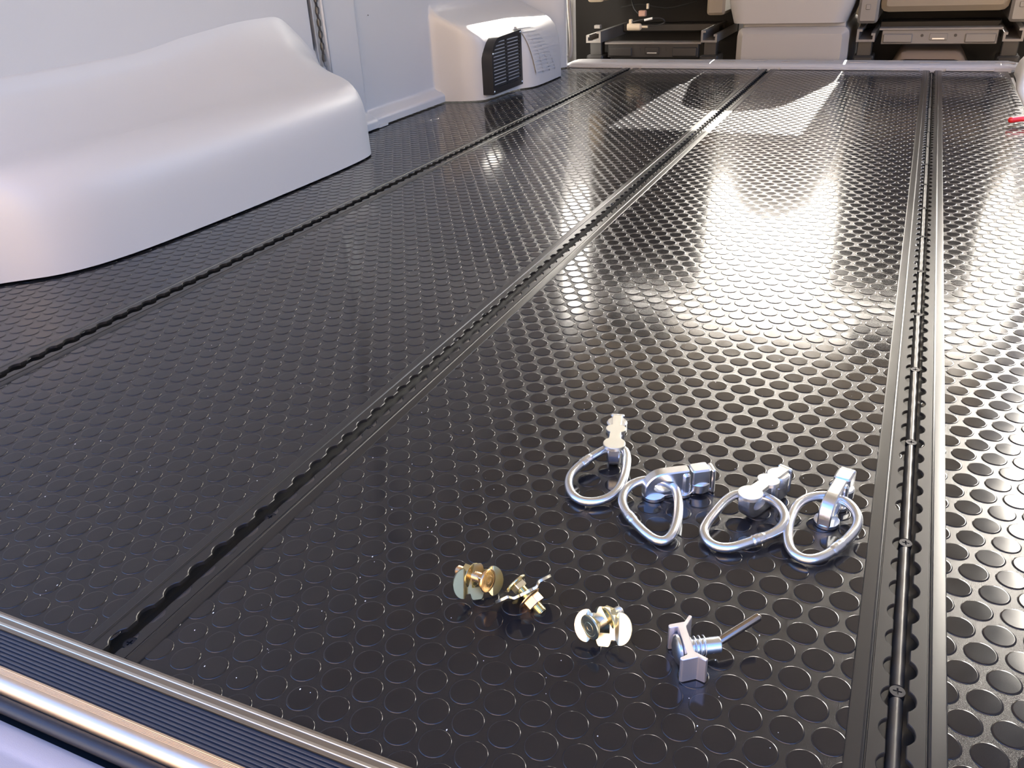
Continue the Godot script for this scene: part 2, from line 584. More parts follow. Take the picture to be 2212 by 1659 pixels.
func build_cab_shell() -> void:
	var fr := struct("wall_front", "cab sides, cab floor and bulk below the windscreen")
	var mb := MB.new()
	mb.box(Vector3(-1.40, -0.16, -4.70), Vector3(0.52, -0.075, -3.02))
	obj("cab_floor", mb, M.carpet, fr)
	for s in [[-1.40, -1.31], [0.46, 0.52]]:
		mb = MB.new()
		mb.box(Vector3(s[0], -0.35, -4.95), Vector3(s[1], 0.66, -3.06))
		obj("front_door_panel", mb, M.plastic, fr)
		mb = MB.new()
		mb.box(Vector3(s[0], 1.27, -4.30), Vector3(s[1], 1.42, -3.06))
		obj("door_frame", mb, M.plastic, fr)
		mb = MB.new()
		mb.xf = Transform3D(Basis(Vector3.RIGHT, deg_to_rad(-50)), Vector3(0, 1.0, -4.50))
		mb.box(Vector3(s[0], -0.50, -0.035), Vector3(s[1], 0.52, 0.035))
		obj("windscreen_pillar", mb, M.plastic, fr)
	mb = MB.new()
	mb.box(Vector3(-1.31, -0.10, -4.95), Vector3(0.46, 0.30, -4.72))
	obj("firewall", mb, M.dash, fr)
	for s in [-1.355, 0.49]:
		mb = MB.new()
		mb.box(Vector3(s - 0.002, 0.66, -4.50), Vector3(s + 0.002, 1.27, -3.06))
		var w := obj("window_1" if s < 0 else "window_2", mb, M.glass)
		tag(w, "front left side window glass" if s < 0 else "front right side window glass", "", "", "structure")
	mb = MB.new()
	mb.quad(Vector3(-1.33, 0.68, -4.93), Vector3(0.48, 0.68, -4.93), Vector3(0.48, 1.38, -4.10), Vector3(-1.33, 1.38, -4.10))
	mb.quad(Vector3(-1.33, 0.684, -4.936), Vector3(-1.33, 1.384, -4.106), Vector3(0.48, 1.384, -4.106), Vector3(0.48, 0.684, -4.936))
	tag(obj("window_3", mb, M.glass), "windscreen glass sloping up from the dashboard", "", "", "structure")
	mb = MB.new()
	mb.xf = Transform3D(Basis(Vector3(0, 0, 1), Vector3(0, 1, 0), Vector3(-1, 0, 0)), Vector3(-1.31, 0, 0))
	mb.prism(MB.rounded(PackedVector2Array([Vector2(-4.93, 0.20), Vector2(-4.46, 0.20), Vector2(-4.34, 0.42), Vector2(-4.40, 0.82), Vector2(-4.90, 0.74)]), 0.05), -1.77, 0.0)
	obj("dashboard", mb, M.dash, fr)

func build_outside() -> void:
	var mb := MB.new()
	mb.box(Vector3(-40, -0.80, -40), Vector3(40, -0.62, 40))
	tag(obj("ground", mb, M.concrete), "sunlit tan concrete driveway round the van", "", "", "structure")
	mb = MB.new()
	mb.box(Vector3(-4.5, -0.62, 6.2), Vector3(4.0, 4.6, 6.5))  # added out of view: throws warm light on the arch cover and sill lip
	mb.xf = Transform3D.IDENTITY
	tag(obj("wall_added_house", mb, M.added_stucco), "unseen tan house wall added behind the van for its warm bounce", "", "", "structure")
	mb = MB.new()
	mb.box(Vector3(6.6, -0.62, -14), Vector3(6.8, 0.7, 3.0))  # added out of view so the studs by the side door mirror something dark
	tag(obj("wall_added_side", mb, M.added_side_wall), "unseen dark wall added on the side-door side to darken floor reflections", "", "", "structure")

# ---------------------------------------------------------------- slotted tracks
func build_tracks() -> void:
	var holes := [-0.54805, -0.2700, -0.4075]
	var screws := [-0.5550, -0.4255, -0.42020]
	var names := ["black slotted load track running close along the wheel arch cover", "black slotted load track down the middle, its end at the ribbed sill", "black slotted load track with cross-head screws, beside the ring fittings"]
	for k in 3: make_track(TRACK_X[k], holes[k], screws[k], names[k], k)

func make_track(xc: float, zh: float, zscrew: float, label: String, idx: int) -> void:
	var t := thing("load_track", Vector3(xc, 0, (Z_REAR + Z_FRONT) / 2), label, "track", "slotted load tracks set into the floor")
	var mm := 0.001
	var hr := 9.7; var sw := 5.3; var bev := 0.45; var yt := 1.0; var yb := -2.4
	var cl := func(z: float) -> float: return clampf(z, Z_FRONT, Z_REAR)
	var mb := MB.new()
	var k0 := int(floor((Z_REAR - zh) / PITCH)) + 1
	var zc := zh + k0 * PITCH
	while zc > Z_FRONT - PITCH:
		# contour of one pitch: slot edge, hole arc, slot edge; inner (true) and outer (bevelled) line
		var cin := []; var cou := []
		var th := asin(sw / hr); var thb := asin((sw + bev) / (hr + bev))
		cin.append(Vector2(12.7, sw)); cou.append(Vector2(12.7, sw + bev))
		for a in 11:
			var f := lerpf(th, PI - th, a / 10.0); var g := lerpf(thb, PI - thb, a / 10.0)
			cin.append(Vector2(hr * cos(f), hr * sin(f))); cou.append(Vector2((hr + bev) * cos(g), (hr + bev) * sin(g)))
		cin.append(Vector2(-12.7, sw)); cou.append(Vector2(-12.7, sw + bev))
		for s in [1.0, -1.0]:
			for i in cin.size() - 1:
				var a0: Vector2 = cou[i]; var a1: Vector2 = cou[i + 1]; var b0: Vector2 = cin[i]; var b1: Vector2 = cin[i + 1]
				var za: float = cl.call(zc + a0.x * mm); var zb: float = cl.call(zc + a1.x * mm)
				var zc0: float = cl.call(zc + b0.x * mm); var zc1: float = cl.call(zc + b1.x * mm)
				var X := func(v: float) -> float: return xc + s * v * mm
				var A := Vector3(X.call(15.0), yt * mm, za); var Bq := Vector3(X.call(15.0), yt * mm, zb)
				var C := Vector3(X.call(a1.y), yt * mm, zb); var D := Vector3(X.call(a0.y), yt * mm, za)
				var E := Vector3(X.call(b0.y), (yt - bev) * mm, zc0); var F := Vector3(X.call(b1.y), (yt - bev) * mm, zc1)
				var G := Vector3(X.call(b0.y), yb * mm, zc0); var H := Vector3(X.call(b1.y), yb * mm, zc1)
				var I := Vector3(X.call(12.0), yb * mm, zc0); var J := Vector3(X.call(12.0), yb * mm, zc1)
				if s > 0:
					mb.quad(A, Bq, C, D); mb.quad(D, C, F, E); mb.quad(E, F, H, G); mb.quad(G, H, J, I)
				else:
					mb.quad(D, C, Bq, A); mb.quad(E, F, C, D); mb.quad(G, H, F, E); mb.quad(I, J, H, G)
		zc -= PITCH
	var prof := [Vector2(15.0, 1.0), Vector2(15.25, 0.5), Vector2(15.8, 0.5), Vector2(16.1, 1.0), Vector2(16.4, 1.5), Vector2(17.0, 1.72), Vector2(17.6, 1.5), Vector2(18.0, 1.1), Vector2(25.5, 0.75), Vector2(26.2, 0.45), Vector2(26.5, -0.1), Vector2(26.5, -1.3)]
	for i in prof.size() - 1:
		var p: Vector2 = prof[i] * mm; var q: Vector2 = prof[i + 1] * mm
		mb.quad(Vector3(xc + p.x, p.y, Z_REAR), Vector3(xc + q.x, q.y, Z_REAR), Vector3(xc + q.x, q.y, Z_FRONT), Vector3(xc + p.x, p.y, Z_FRONT))
		mb.quad(Vector3(xc - q.x, q.y, Z_REAR), Vector3(xc - p.x, p.y, Z_REAR), Vector3(xc - p.x, p.y, Z_FRONT), Vector3(xc - q.x, q.y, Z_FRONT))
	obj("track_rail", mb, M.track, t)
	mb = MB.new()
	var ch := [Vector2(12.0, -2.4), Vector2(12.0, -11.0), Vector2(-12.0, -11.0), Vector2(-12.0, -2.4)]
	for i in 3:
		var p: Vector2 = ch[i] * mm; var q: Vector2 = ch[i + 1] * mm
		mb.quad(Vector3(xc + q.x, q.y, Z_REAR), Vector3(xc + p.x, p.y, Z_REAR), Vector3(xc + p.x, p.y, Z_FRONT), Vector3(xc + q.x, q.y, Z_FRONT))
	obj("channel", mb, M.track, t)
	# rounded rib on the channel floor, broken at each screw
	var step := 6.0 * PITCH
	var zs := zscrew + step * ceilf((Z_REAR - zscrew) / step)
	var cuts := []
	while zs > Z_FRONT - step:
		cuts.append(zs); zs -= step
	mb = MB.new()
	for i in cuts.size() - 1:
		var z0: float = cl.call(cuts[i] - 0.0052); var z1: float = cl.call(cuts[i + 1] + 0.0052)
		if z0 - z1 < 0.002: continue
		var n := 10
		for a in n:
			var f := PI * a / n; var g := PI * (a + 1) / n
			var p := Vector2(4.3 * cos(f), -11.0 + 5.0 * sin(f)) * mm; var q := Vector2(4.3 * cos(g), -11.0 + 5.0 * sin(g)) * mm
			mb.quad(Vector3(xc + p.x, p.y, z0), Vector3(xc + p.x, p.y, z1), Vector3(xc + q.x, q.y, z1), Vector3(xc + q.x, q.y, z0))
			mb.tri(Vector3(xc, -0.011, z0), Vector3(xc + p.x, p.y, z0), Vector3(xc + q.x, q.y, z0))
	obj("channel_rib", mb, M.track_rib, t)
	for c in cuts:
		if c > Z_REAR - 0.01 or c < Z_FRONT + 0.01: continue
		mb = MB.new()
		mb.xf = Transform3D(Basis(Vector3(mm, 0, 0), Vector3(0, 0, -mm), Vector3(0, mm, 0)), Vector3(xc, -0.0072, c))
		var r := 4.6; var w := 0.55; var a := 2.6
		for qd in 4:
			var poly := PackedVector2Array()
			for i in 7:
				var f := PI / 2 * i / 6.0
				poly.append(Vector2(r * cos(f), r * sin(f)))
			for v in [Vector2(0, a), Vector2(w, a), Vector2(w, w), Vector2(a, w), Vector2(a, 0)]: poly.append(v)
			for i in poly.size(): poly[i] = poly[i].rotated(PI / 2 * qd)
			mb.prism(poly, -0.9, 0.9)
		var disc := PackedVector2Array()
		for i in 16: disc.append(Vector2(r * cos(TAU * i / 16), r * sin(TAU * i / 16)))
		mb.prism(disc, -4.0, -0.3)
		obj("screw", mb, M.screw, t)

# ---------------------------------------------------------------- rear sill
func build_sill() -> void:
	var x0 := -1.27; var x1 := 0.41
	var t := thing("sill_strip", Vector3(-0.43, 0, -0.235), "aluminium rear sill strip with a ribbed black insert and a bright lip", "sill strip")
	var ex := func(prof: PackedVector2Array, mb: MB) -> void:
		# profile of (z mm behind the inner edge, y mm), drawn from the inside outwards
		for i in prof.size() - 1:
			var p := prof[i] * 0.001; var q := prof[i + 1] * 0.001
			mb.quad(Vector3(x0, p.y, -0.2560 + p.x), Vector3(x0, q.y, -0.2560 + q.x), Vector3(x1, q.y, -0.2560 + q.x), Vector3(x1, p.y, -0.2560 + p.x))
	var mb := MB.new()
	ex.call(PackedVector2Array([Vector2(0, -6), Vector2(0, 1.5), Vector2(0.4, 1.9), Vector2(2.0, 1.9), Vector2(2.0, 1.5), Vector2(4.0, 1.5), Vector2(4.0, 1.9), Vector2(7.6, 1.9), Vector2(7.6, 1.5), Vector2(9.8, 1.5), Vector2(9.8, 1.9), Vector2(11.9, 1.9), Vector2(12.1, 2.4), Vector2(12.5, 2.4), Vector2(12.7, 1.9), Vector2(12.7, -4)]), mb)
	obj("edge_strip", mb, M.bronze_alu, t)
	for b in [2.0, 7.6]:
		mb = MB.new()
		var wd := 2.0 if b < 5.0 else 2.2
		ex.call(PackedVector2Array([Vector2(b, 1.4), Vector2(b, 2.2), Vector2(b + 0.3, 2.5), Vector2(b + wd - 0.3, 2.5), Vector2(b + wd, 2.2), Vector2(b + wd, 1.4)]), mb)
		obj("silver_bead", mb, M.alu, t)
	mb = MB.new()
	var pr := PackedVector2Array([Vector2(12.7, 0.2)])
	for i in 8:
		var b := 13.7 + i * 2.75
		pr.append_array([Vector2(b, 0.2), Vector2(b + 0.15, 1.3), Vector2(b + 0.35, 1.5), Vector2(b + 1.45, 1.5), Vector2(b + 1.65, 1.3), Vector2(b + 1.8, 0.2)])
	pr.append(Vector2(36.2, 0.2))
	ex.call(pr, mb)
	obj("ribbed_insert", mb, M.rib_rubber, t, 30.0)
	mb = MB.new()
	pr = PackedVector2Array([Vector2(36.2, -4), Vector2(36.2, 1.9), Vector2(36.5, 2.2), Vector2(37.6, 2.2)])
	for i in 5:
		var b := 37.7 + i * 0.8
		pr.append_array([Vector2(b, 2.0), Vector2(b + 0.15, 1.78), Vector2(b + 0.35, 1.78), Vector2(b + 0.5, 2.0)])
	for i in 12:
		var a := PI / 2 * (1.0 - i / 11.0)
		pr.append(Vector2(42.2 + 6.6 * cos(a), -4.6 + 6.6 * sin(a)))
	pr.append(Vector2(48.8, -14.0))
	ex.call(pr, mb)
	obj("bright_lip", mb, M.warm_reflect_alu, t, 50.0)
	# weather seal on the body flange
	mb = MB.new()
	var pts := PackedVector3Array()
	for i in 60:
		var x := lerpf(x0, x1, i / 59.0)
		pts.append(Vector3(x, -0.0095 + 0.0003 * sin(x * 31.0), -0.2033))
	mb.tube(pts, 0.0050, 12)
	tag(obj("door_seal", mb, M.seal), "black rubber door seal running between the sill lip and the bumper", "seal")
	# bumper top
	mb = MB.new()
	pr = PackedVector2Array([Vector2(60, -60), Vector2(60.0, -14.5), Vector2(61, -11.5), Vector2(64, -10.2), Vector2(72, -11.0), Vector2(75, -13.0), Vector2(78, -14.0), Vector2(98, -15.0), Vector2(101, -14.1), Vector2(106, -12.9), Vector2(116, -12.9), Vector2(128, -16), Vector2(138, -28), Vector2(141, -90)])
	ex.call(pr, mb)
	tag(obj("bumper", mb, M.bumper), "silver-lilac rear bumper top below the door seal", "bumper")
	mb = MB.new()
	mb.box(Vector3(x0, -0.09, -0.25), Vector3(x1, -0.022, -0.187))
	tag(obj("trim_3", mb, M.dark), "dark body flange under the rear sill", "", "", "structure")

# ---------------------------------------------------------------- wheel arch cover
const ARCH_TOP := [[-1.80, 0.10], [-1.735, 0.135], [-1.69, 0.180], [-1.63, 0.238], [-1.577, 0.277], [-1.516, 0.281], [-1.44, 0.276], [-1.358, 0.264], [-1.26, 0.248], [-1.17, 0.237], [-1.05, 0.234], [-0.89, 0.233], [-0.5, 0.232]]

func build_arch() -> void:
	var t := thing("wheel_arch_cover", Vector3(-1.17, 0, -1.2), "smooth pale grey plastic wheel arch cover bulging from the left wall", "wheel cover")
	var A := [Vector2(-1.262, -0.60), Vector2(-1.235, -0.655), Vector2(-1.177, -0.730), Vector2(-1.112, -0.800), Vector2(-1.081, -0.908), Vector2(-1.069, -1.113), Vector2(-1.066, -1.311), Vector2(-1.068, -1.46), Vector2(-1.075, -1.555), Vector2(-1.089, -1.602), Vector2(-1.120, -1.632), Vector2(-1.175, -1.652), Vector2(-1.266, -1.672)]
	var Bz := [-0.58, -0.64, -0.71, -0.80, -0.92, -1.12, -1.33, -1.49, -1.60, -1.66, -1.695, -1.72, -1.742]
	var cat := func(p0, p1, p2, p3, f: float): return 0.5 * (p1 * 2.0 + (p2 - p0) * f + (p0 * 2.0 - p1 * 5.0 + p2 * 4.0 - p3) * f * f + (p1 * 3.0 - p0 - p2 * 3.0 + p3) * f * f * f)
	var prof := [[0.0, 0.0], [0.0008, 0.03], [0.0016, 0.06], [0.0026, 0.085], [0.0045, 0.102], [0.008, 0.116], [0.013, 0.128], [0.020, 0.139], [0.029, 0.148], [0.040, 0.155], [0.053, 0.160], [0.068, 0.1645]]
	var rows := []
	var n := 110
	for i in n + 1:
		var f := float(i) / n * (A.size() - 1)
		var k := mini(int(f), A.size() - 2); var fr := f - k
		var a: Vector2 = cat.call(A[maxi(k - 1, 0)], A[k], A[k + 1], A[mini(k + 2, A.size() - 1)], fr)
		var bz: float = cat.call(Bz[maxi(k - 1, 0)], Bz[k], Bz[k + 1], Bz[mini(k + 2, A.size() - 1)], fr)
		var b := Vector2(-1.2675, bz)
		var L := a.distance_to(b)
		var dir := (b - a) / maxf(L, 1e-5)
		var T := interp(ARCH_TOP, bz)
		var s := clampf(L / 0.16, 0.06, 1.0)
		var hs := clampf(T / 0.233, 0.0, 1.0)
		var row := []
		row.append(Vector3(a.x, 0.0045, a.y) + Vector3(dir.x, 0, dir.y) * 0.006)
		for p in prof:
			var d: float = p[0] * s
			row.append(Vector3(a.x + dir.x * d, 0.0035 + p[1] * minf(1.0, lerpf(1.0, hs, 0.7)), a.y + dir.y * d))
		var y0: float = 0.0035 + 0.1645 * minf(1.0, lerpf(1.0, hs, 0.7))
		var d0 := 0.068 * s
		var m := 34
		for j in range(1, m + 1):
			var u := float(j) / m
			var d := lerpf(d0, L, u)
			# gently rising ledge that sweeps up into the wall
			var w := 0.42 * u + 0.58 * pow(u, 2.2)
			var yy := lerpf(y0, T - 0.006, w)
			# concave sweep up on to the wall over the last 40 mm
			var e := clampf((d - (L - 0.040 * s)) / (0.040 * s), 0.0, 1.0)
			yy += 0.034 * (1.0 - sqrt(maxf(0.0, 1.0 - e * e)))
			row.append(Vector3(a.x + dir.x * d, yy, a.y + dir.y * d))
		row.append(row[-1] + Vector3(-0.004, 0.004, 0))
		rows.append(row)
	var mb := MB.new()
	mb.grid(rows)
	obj("cover_shell", mb, M.arch, t, 60.0)
	# upright slotted track on the pillar beside the cover
	var w := thing("wall_track", Vector3(-1.275, 0, -1.712), "upright aluminium slotted track on the pillar next to the wheel arch cover", "track")
	mb = MB.new()
	for s in [1.0, -1.0]:
		for i in 50:
			var y := i * PITCH
			var cz := -1.7125
			var pts := []
			for a in 7:
				var g := lerpf(0.0, PI, a / 6.0)
				pts.append(Vector2(y + 0.0127 - 0.0085 * cos(g), 0.0045 + 0.0045 * sin(g)))
			pts.push_front(Vector2(y, 0.0045)); pts.append(Vector2(y + PITCH, 0.0045))
			for k in pts.size() - 1:
				var p: Vector2 = pts[k]; var q: Vector2 = pts[k + 1]
				var o := 0.0185
				if s < 0:
					mb.quad(Vector3(-1.262, p.x, cz + p.y), Vector3(-1.262, q.x, cz + q.y), Vector3(-1.262, q.x, cz + o), Vector3(-1.262, p.x, cz + o))
					mb.quad(Vector3(-1.266, p.x, cz + p.y), Vector3(-1.266, q.x, cz + q.y), Vector3(-1.262, q.x, cz + q.y), Vector3(-1.262, p.x, cz + p.y))
				else:
					mb.quad(Vector3(-1.262, p.x, cz - o), Vector3(-1.262, q.x, cz - o), Vector3(-1.262, q.x, cz - q.y), Vector3(-1.262, p.x, cz - p.y))
					mb.quad(Vector3(-1.262, p.x, cz - p.y), Vector3(-1.262, q.x, cz - q.y), Vector3(-1.266, q.x, cz - q.y), Vector3(-1.266, p.x, cz - p.y))
	obj("track_face", mb, M.alu_wall, w)
	for s in [1.0, -1.0]:
		mb = MB.new()
		mb.box(Vector3(-1.290, 0.0, -1.7125 + s * 0.0185), Vector3(-1.259, 1.27, -1.7125 + s * 0.0225), 0.001)
		obj("track_side", mb, M.alu_wall, w)
	mb = MB.new()
	mb.box(Vector3(-1.2895, 0.0, -1.7305), Vector3(-1.2745, 1.27, -1.6945))
	obj("track_channel", mb, M.alu_wall, w)

# ---------------------------------------------------------------- black blower grille
func build_vent_grille() -> void:
	var t := thing("vent_grille", Vector3(-1.10, 0.02, -2.37), "black louvred vent grille box on the left wall housing", "vent grille")
	var za := -2.290; var zb := -2.503; var xf := -1.106
	# outline of the face in (z, y); upper rear corner is well rounded
	var o := PackedVector2Array([Vector2(za, 0.017), Vector2(zb, 0.017), Vector2(zb, 0.174)])
	for i in 9:
		var a := PI / 2 * i / 8.0
		o.append(Vector2(za - 0.062 + 0.062 * sin(a), 0.107 + 0.062 * cos(a)))
	# hollow frame: outer walls, front rim, recessed back
	var inn := PackedVector2Array([Vector2(za - 0.010, 0.034), Vector2(zb + 0.014, 0.034), Vector2(zb + 0.014, 0.163)])
	for i in 9:
		var a := PI / 2 * i / 8.0
		inn.append(Vector2(za - 0.064 + 0.053 * sin(a), 0.108 + 0.050 * cos(a)))
	var mb := MB.new()
	for i in o.size():
		var j := (i + 1) % o.size()
		var X := func(p: Vector2, x: float) -> Vector3: return Vector3(x, p.y, p.x)
		mb.quad(X.call(o[i], -1.145), X.call(o[i], xf), X.call(o[j], xf), X.call(o[j], -1.145))
		mb.quad(X.call(o[i], xf), X.call(inn[i], xf), X.call(inn[j], xf), X.call(o[j], xf))
		mb.quad(X.call(inn[i], xf), X.call(inn[i], -1.113), X.call(inn[j], -1.113), X.call(inn[j], xf))
	obj("frame", mb, M.black_plastic, t, 30.0)
	mb = MB.new()
	mb.xf = Transform3D(Basis(Vector3(0, 0, 1), Vector3(0, 1, 0), Vector3(-1, 0, 0)), Vector3(-1.1115, 0, 0))
	mb.prism(MB.inset(inn, -0.003) if MB.area(inn) > 0.0 else MB.inset(inn, 0.003), 0.0, 0.0045)
	obj("pale_backing", mb, M.plastic, t)
	var zm := (za + zb) / 2.0
	mb = MB.new()
	mb.box(Vector3(-1.112, 0.030, zm - 0.004), Vector3(xf - 0.0003, 0.165, zm + 0.004), 0.001)
	obj("centre_bar", mb, M.black_plastic, t)
	for i in 14:
		var y := 0.0385 + i * 0.0094
		var zt := za - 0.011 - (0.0 if y < 0.115 else 0.045 * pow((y - 0.115) / 0.05, 1.6))
		mb = MB.new()
		for sp in [[zm + 0.003, zt], [zb + 0.014, zm - 0.003]]:
			mb.box(Vector3(xf - 0.0045, y - 0.0030, sp[0]), Vector3(xf - 0.0008, y + 0.0030, sp[1]), 0.0006)
		obj("louvre", mb, M.black_plastic, t)
	for p in [Vector2(za - 0.006, 0.025), Vector2(zb + 0.007, 0.025), Vector2(zb + 0.007, 0.167), Vector2(za - 0.008, 0.128)]:
		mb = MB.new()
		mb.xf = Transform3D(Basis(Vector3(0, 0, 1), Vector3(1, 0, 0), Vector3(0, 1, 0)), Vector3(xf, p.y, p.x))
		mb.lathe(PackedVector2Array([Vector2(0.0032, 0.0), Vector2(0.0032, 0.0008), Vector2(0.002, 0.0018), Vector2(0, 0.0022)]), 12)
		obj("screw_head", mb, M.zinc, t)

# ---------------------------------------------------------------- front step trim
func build_front_trim() -> void:
	var t := struct("trim_1", "pale grey plastic cover strip across the floor's front end", Vector3(-0.43, 0, -3.0))
	var mb := MB.new()
	var top := [[-0.0, 0.004], [-0.001, 0.011], [-0.006, 0.0155], [-0.014, 0.0175], [-0.030, 0.0185], [-0.075, 0.020], [-0.085, 0.018], [-0.088, -0.02]]
	var rows := []
	for i in 61:
		var x := lerpf(-1.150, 0.300, i / 60.0)
		var u := (x + 0.43) / 0.72
		var z := -2.975 - 0.004 + 0.0 * u
		var cap := sstep(1.0, 0.955, absf(u))
		var row := []
		for p in top: row.append(Vector3(x, p[1] * lerpf(0.55, 1.0, cap), z + p[0] - (1.0 - cap) * 0.012))
		rows.append(row)
	mb.grid(rows)
	obj("cover_strip", mb, M.trim, t, 50.0)
	mb = MB.new()
	for s in [[-1.13, -0.935], [-0.865, -0.47], [-0.40, 0.012], [0.085, 0.215]]:
		mb.box(Vector3(s[0], 0.0005, -2.985), Vector3(s[1], 0.0065, -2.9695), 0.0018)
	obj("lower_lip", mb, M.trim, t)
	mb = MB.new()
	mb.box(Vector3(-1.15, -0.005, -3.0), Vector3(0.26, 0.0082, -2.979))
	obj("strip_base", mb, M.trim, t)
	for i in 13:
		var x := -1.02 + i * 0.103
		mb = MB.new()
		var zz := -3.012 if i % 2 == 0 else -3.040
		mb.box(Vector3(x, 0.0165, zz - 0.005), Vector3(x + 0.055, 0.0205 if i % 2 == 1 else 0.0200, zz + 0.005), 0.0008)
		obj("clip_tab", mb, M.console, t)
	# white moulding over the edge of the side-door step
	var d := struct("trim_2", "white moulded side-door step edge at the floor's right border", Vector3(0.27, 0, -2.4))
	mb = MB.new()
	rows = []
	for i in 30:
		var z := lerpf(-2.955, -1.66, i / 29.0)
		var bulge := sstep(-2.60, -2.90, z)
		var row := []
		for a in 9:
			var g := PI * a / 8.0
			row.append(Vector3(0.272 + bulge * 0.02 - 0.020 * cos(g) * (1.0 + bulge * 0.3), -0.004 + 0.012 * sin(g) * (1.0 + bulge * 3.5), z))
		row.append(Vector3(0.298 + bulge * 0.03, -0.05, z))
		rows.append(row)
	mb.grid(rows)
	obj("step_edge", mb, M.white_trim, d, 60.0)

func build_console() -> void:
	var t := thing("centre_console", Vector3(-0.41, -0.07, -3.3), "beige-grey plastic console standing between the two front seats", "console")
	var mb := MB.new()
	mb.box(Vector3(-0.577, -0.075, -3.62), Vector3(-0.213, 0.112, -3.130), 0.03)
	obj("lower_box", mb, M.console, t)
	mb = MB.new()
	mb.box(Vector3(-0.560, 0.10, -3.60), Vector3(-0.230, 0.135, -3.165), 0.004)
	obj("waist_groove", mb, M.console, t)
	mb = MB.new()
	var rows := []
	for j in 19:
		var f := j / 18.0
		var y := lerpf(0.124, 0.615, f)
		var hw := interp([[0.124, 0.184], [0.20, 0.206], [0.30, 0.208], [0.45, 0.170], [0.60, 0.132], [0.7, 0.13]], y)
		var zr := lerpf(-3.135, -3.18, f)
		var k := sqrt(maxf(0.0, 1.0 - pow(maxf(0.0, (f - 0.86) / 0.14), 2.0)))
		hw = hw * (0.45 + 0.55 * k)
		var pl := MB.rounded(PackedVector2Array([Vector2(-0.412 - hw, zr), Vector2(-0.412 + hw, zr), Vector2(-0.412 + hw, -3.60), Vector2(-0.412 - hw, -3.60)]), 0.05, 5)
		var row := []
		for p in pl: row.append(Vector3(p.x, y, p.y))
		row.append(row[0])
		rows.append(row)
	mb.grid(rows)
	var cap: Array = rows[18]
	for i in range(1, cap.size() - 2): mb.tri(cap[0], cap[i], cap[i + 1])
	cap = rows[0]
	for i in range(1, cap.size() - 2): mb.tri(cap[0], cap[i + 1], cap[i])
	obj("upper_body", mb, M.console, t, 45.0)

# ---------------------------------------------------------------- seats
func c_rail(x: float, y: float, mirror: bool) -> MB:
	var p := PackedVector2Array([Vector2(0, 0), Vector2(56, 0), Vector2(56, 26), Vector2(44, 26), Vector2(44, 19), Vector2(49, 19), Vector2(49, 7), Vector2(7, 7), Vector2(7, 31), Vector2(16, 31), Vector2(16, 38), Vector2(0, 38)])
	for i in p.size():
		p[i] = p[i] * 0.001
		if mirror: p[i].x = 0.056 - p[i].x
		p[i] += Vector2(x, y)
	var mb := MB.new()
	mb.prism(p, -3.62, -3.13)
	return mb

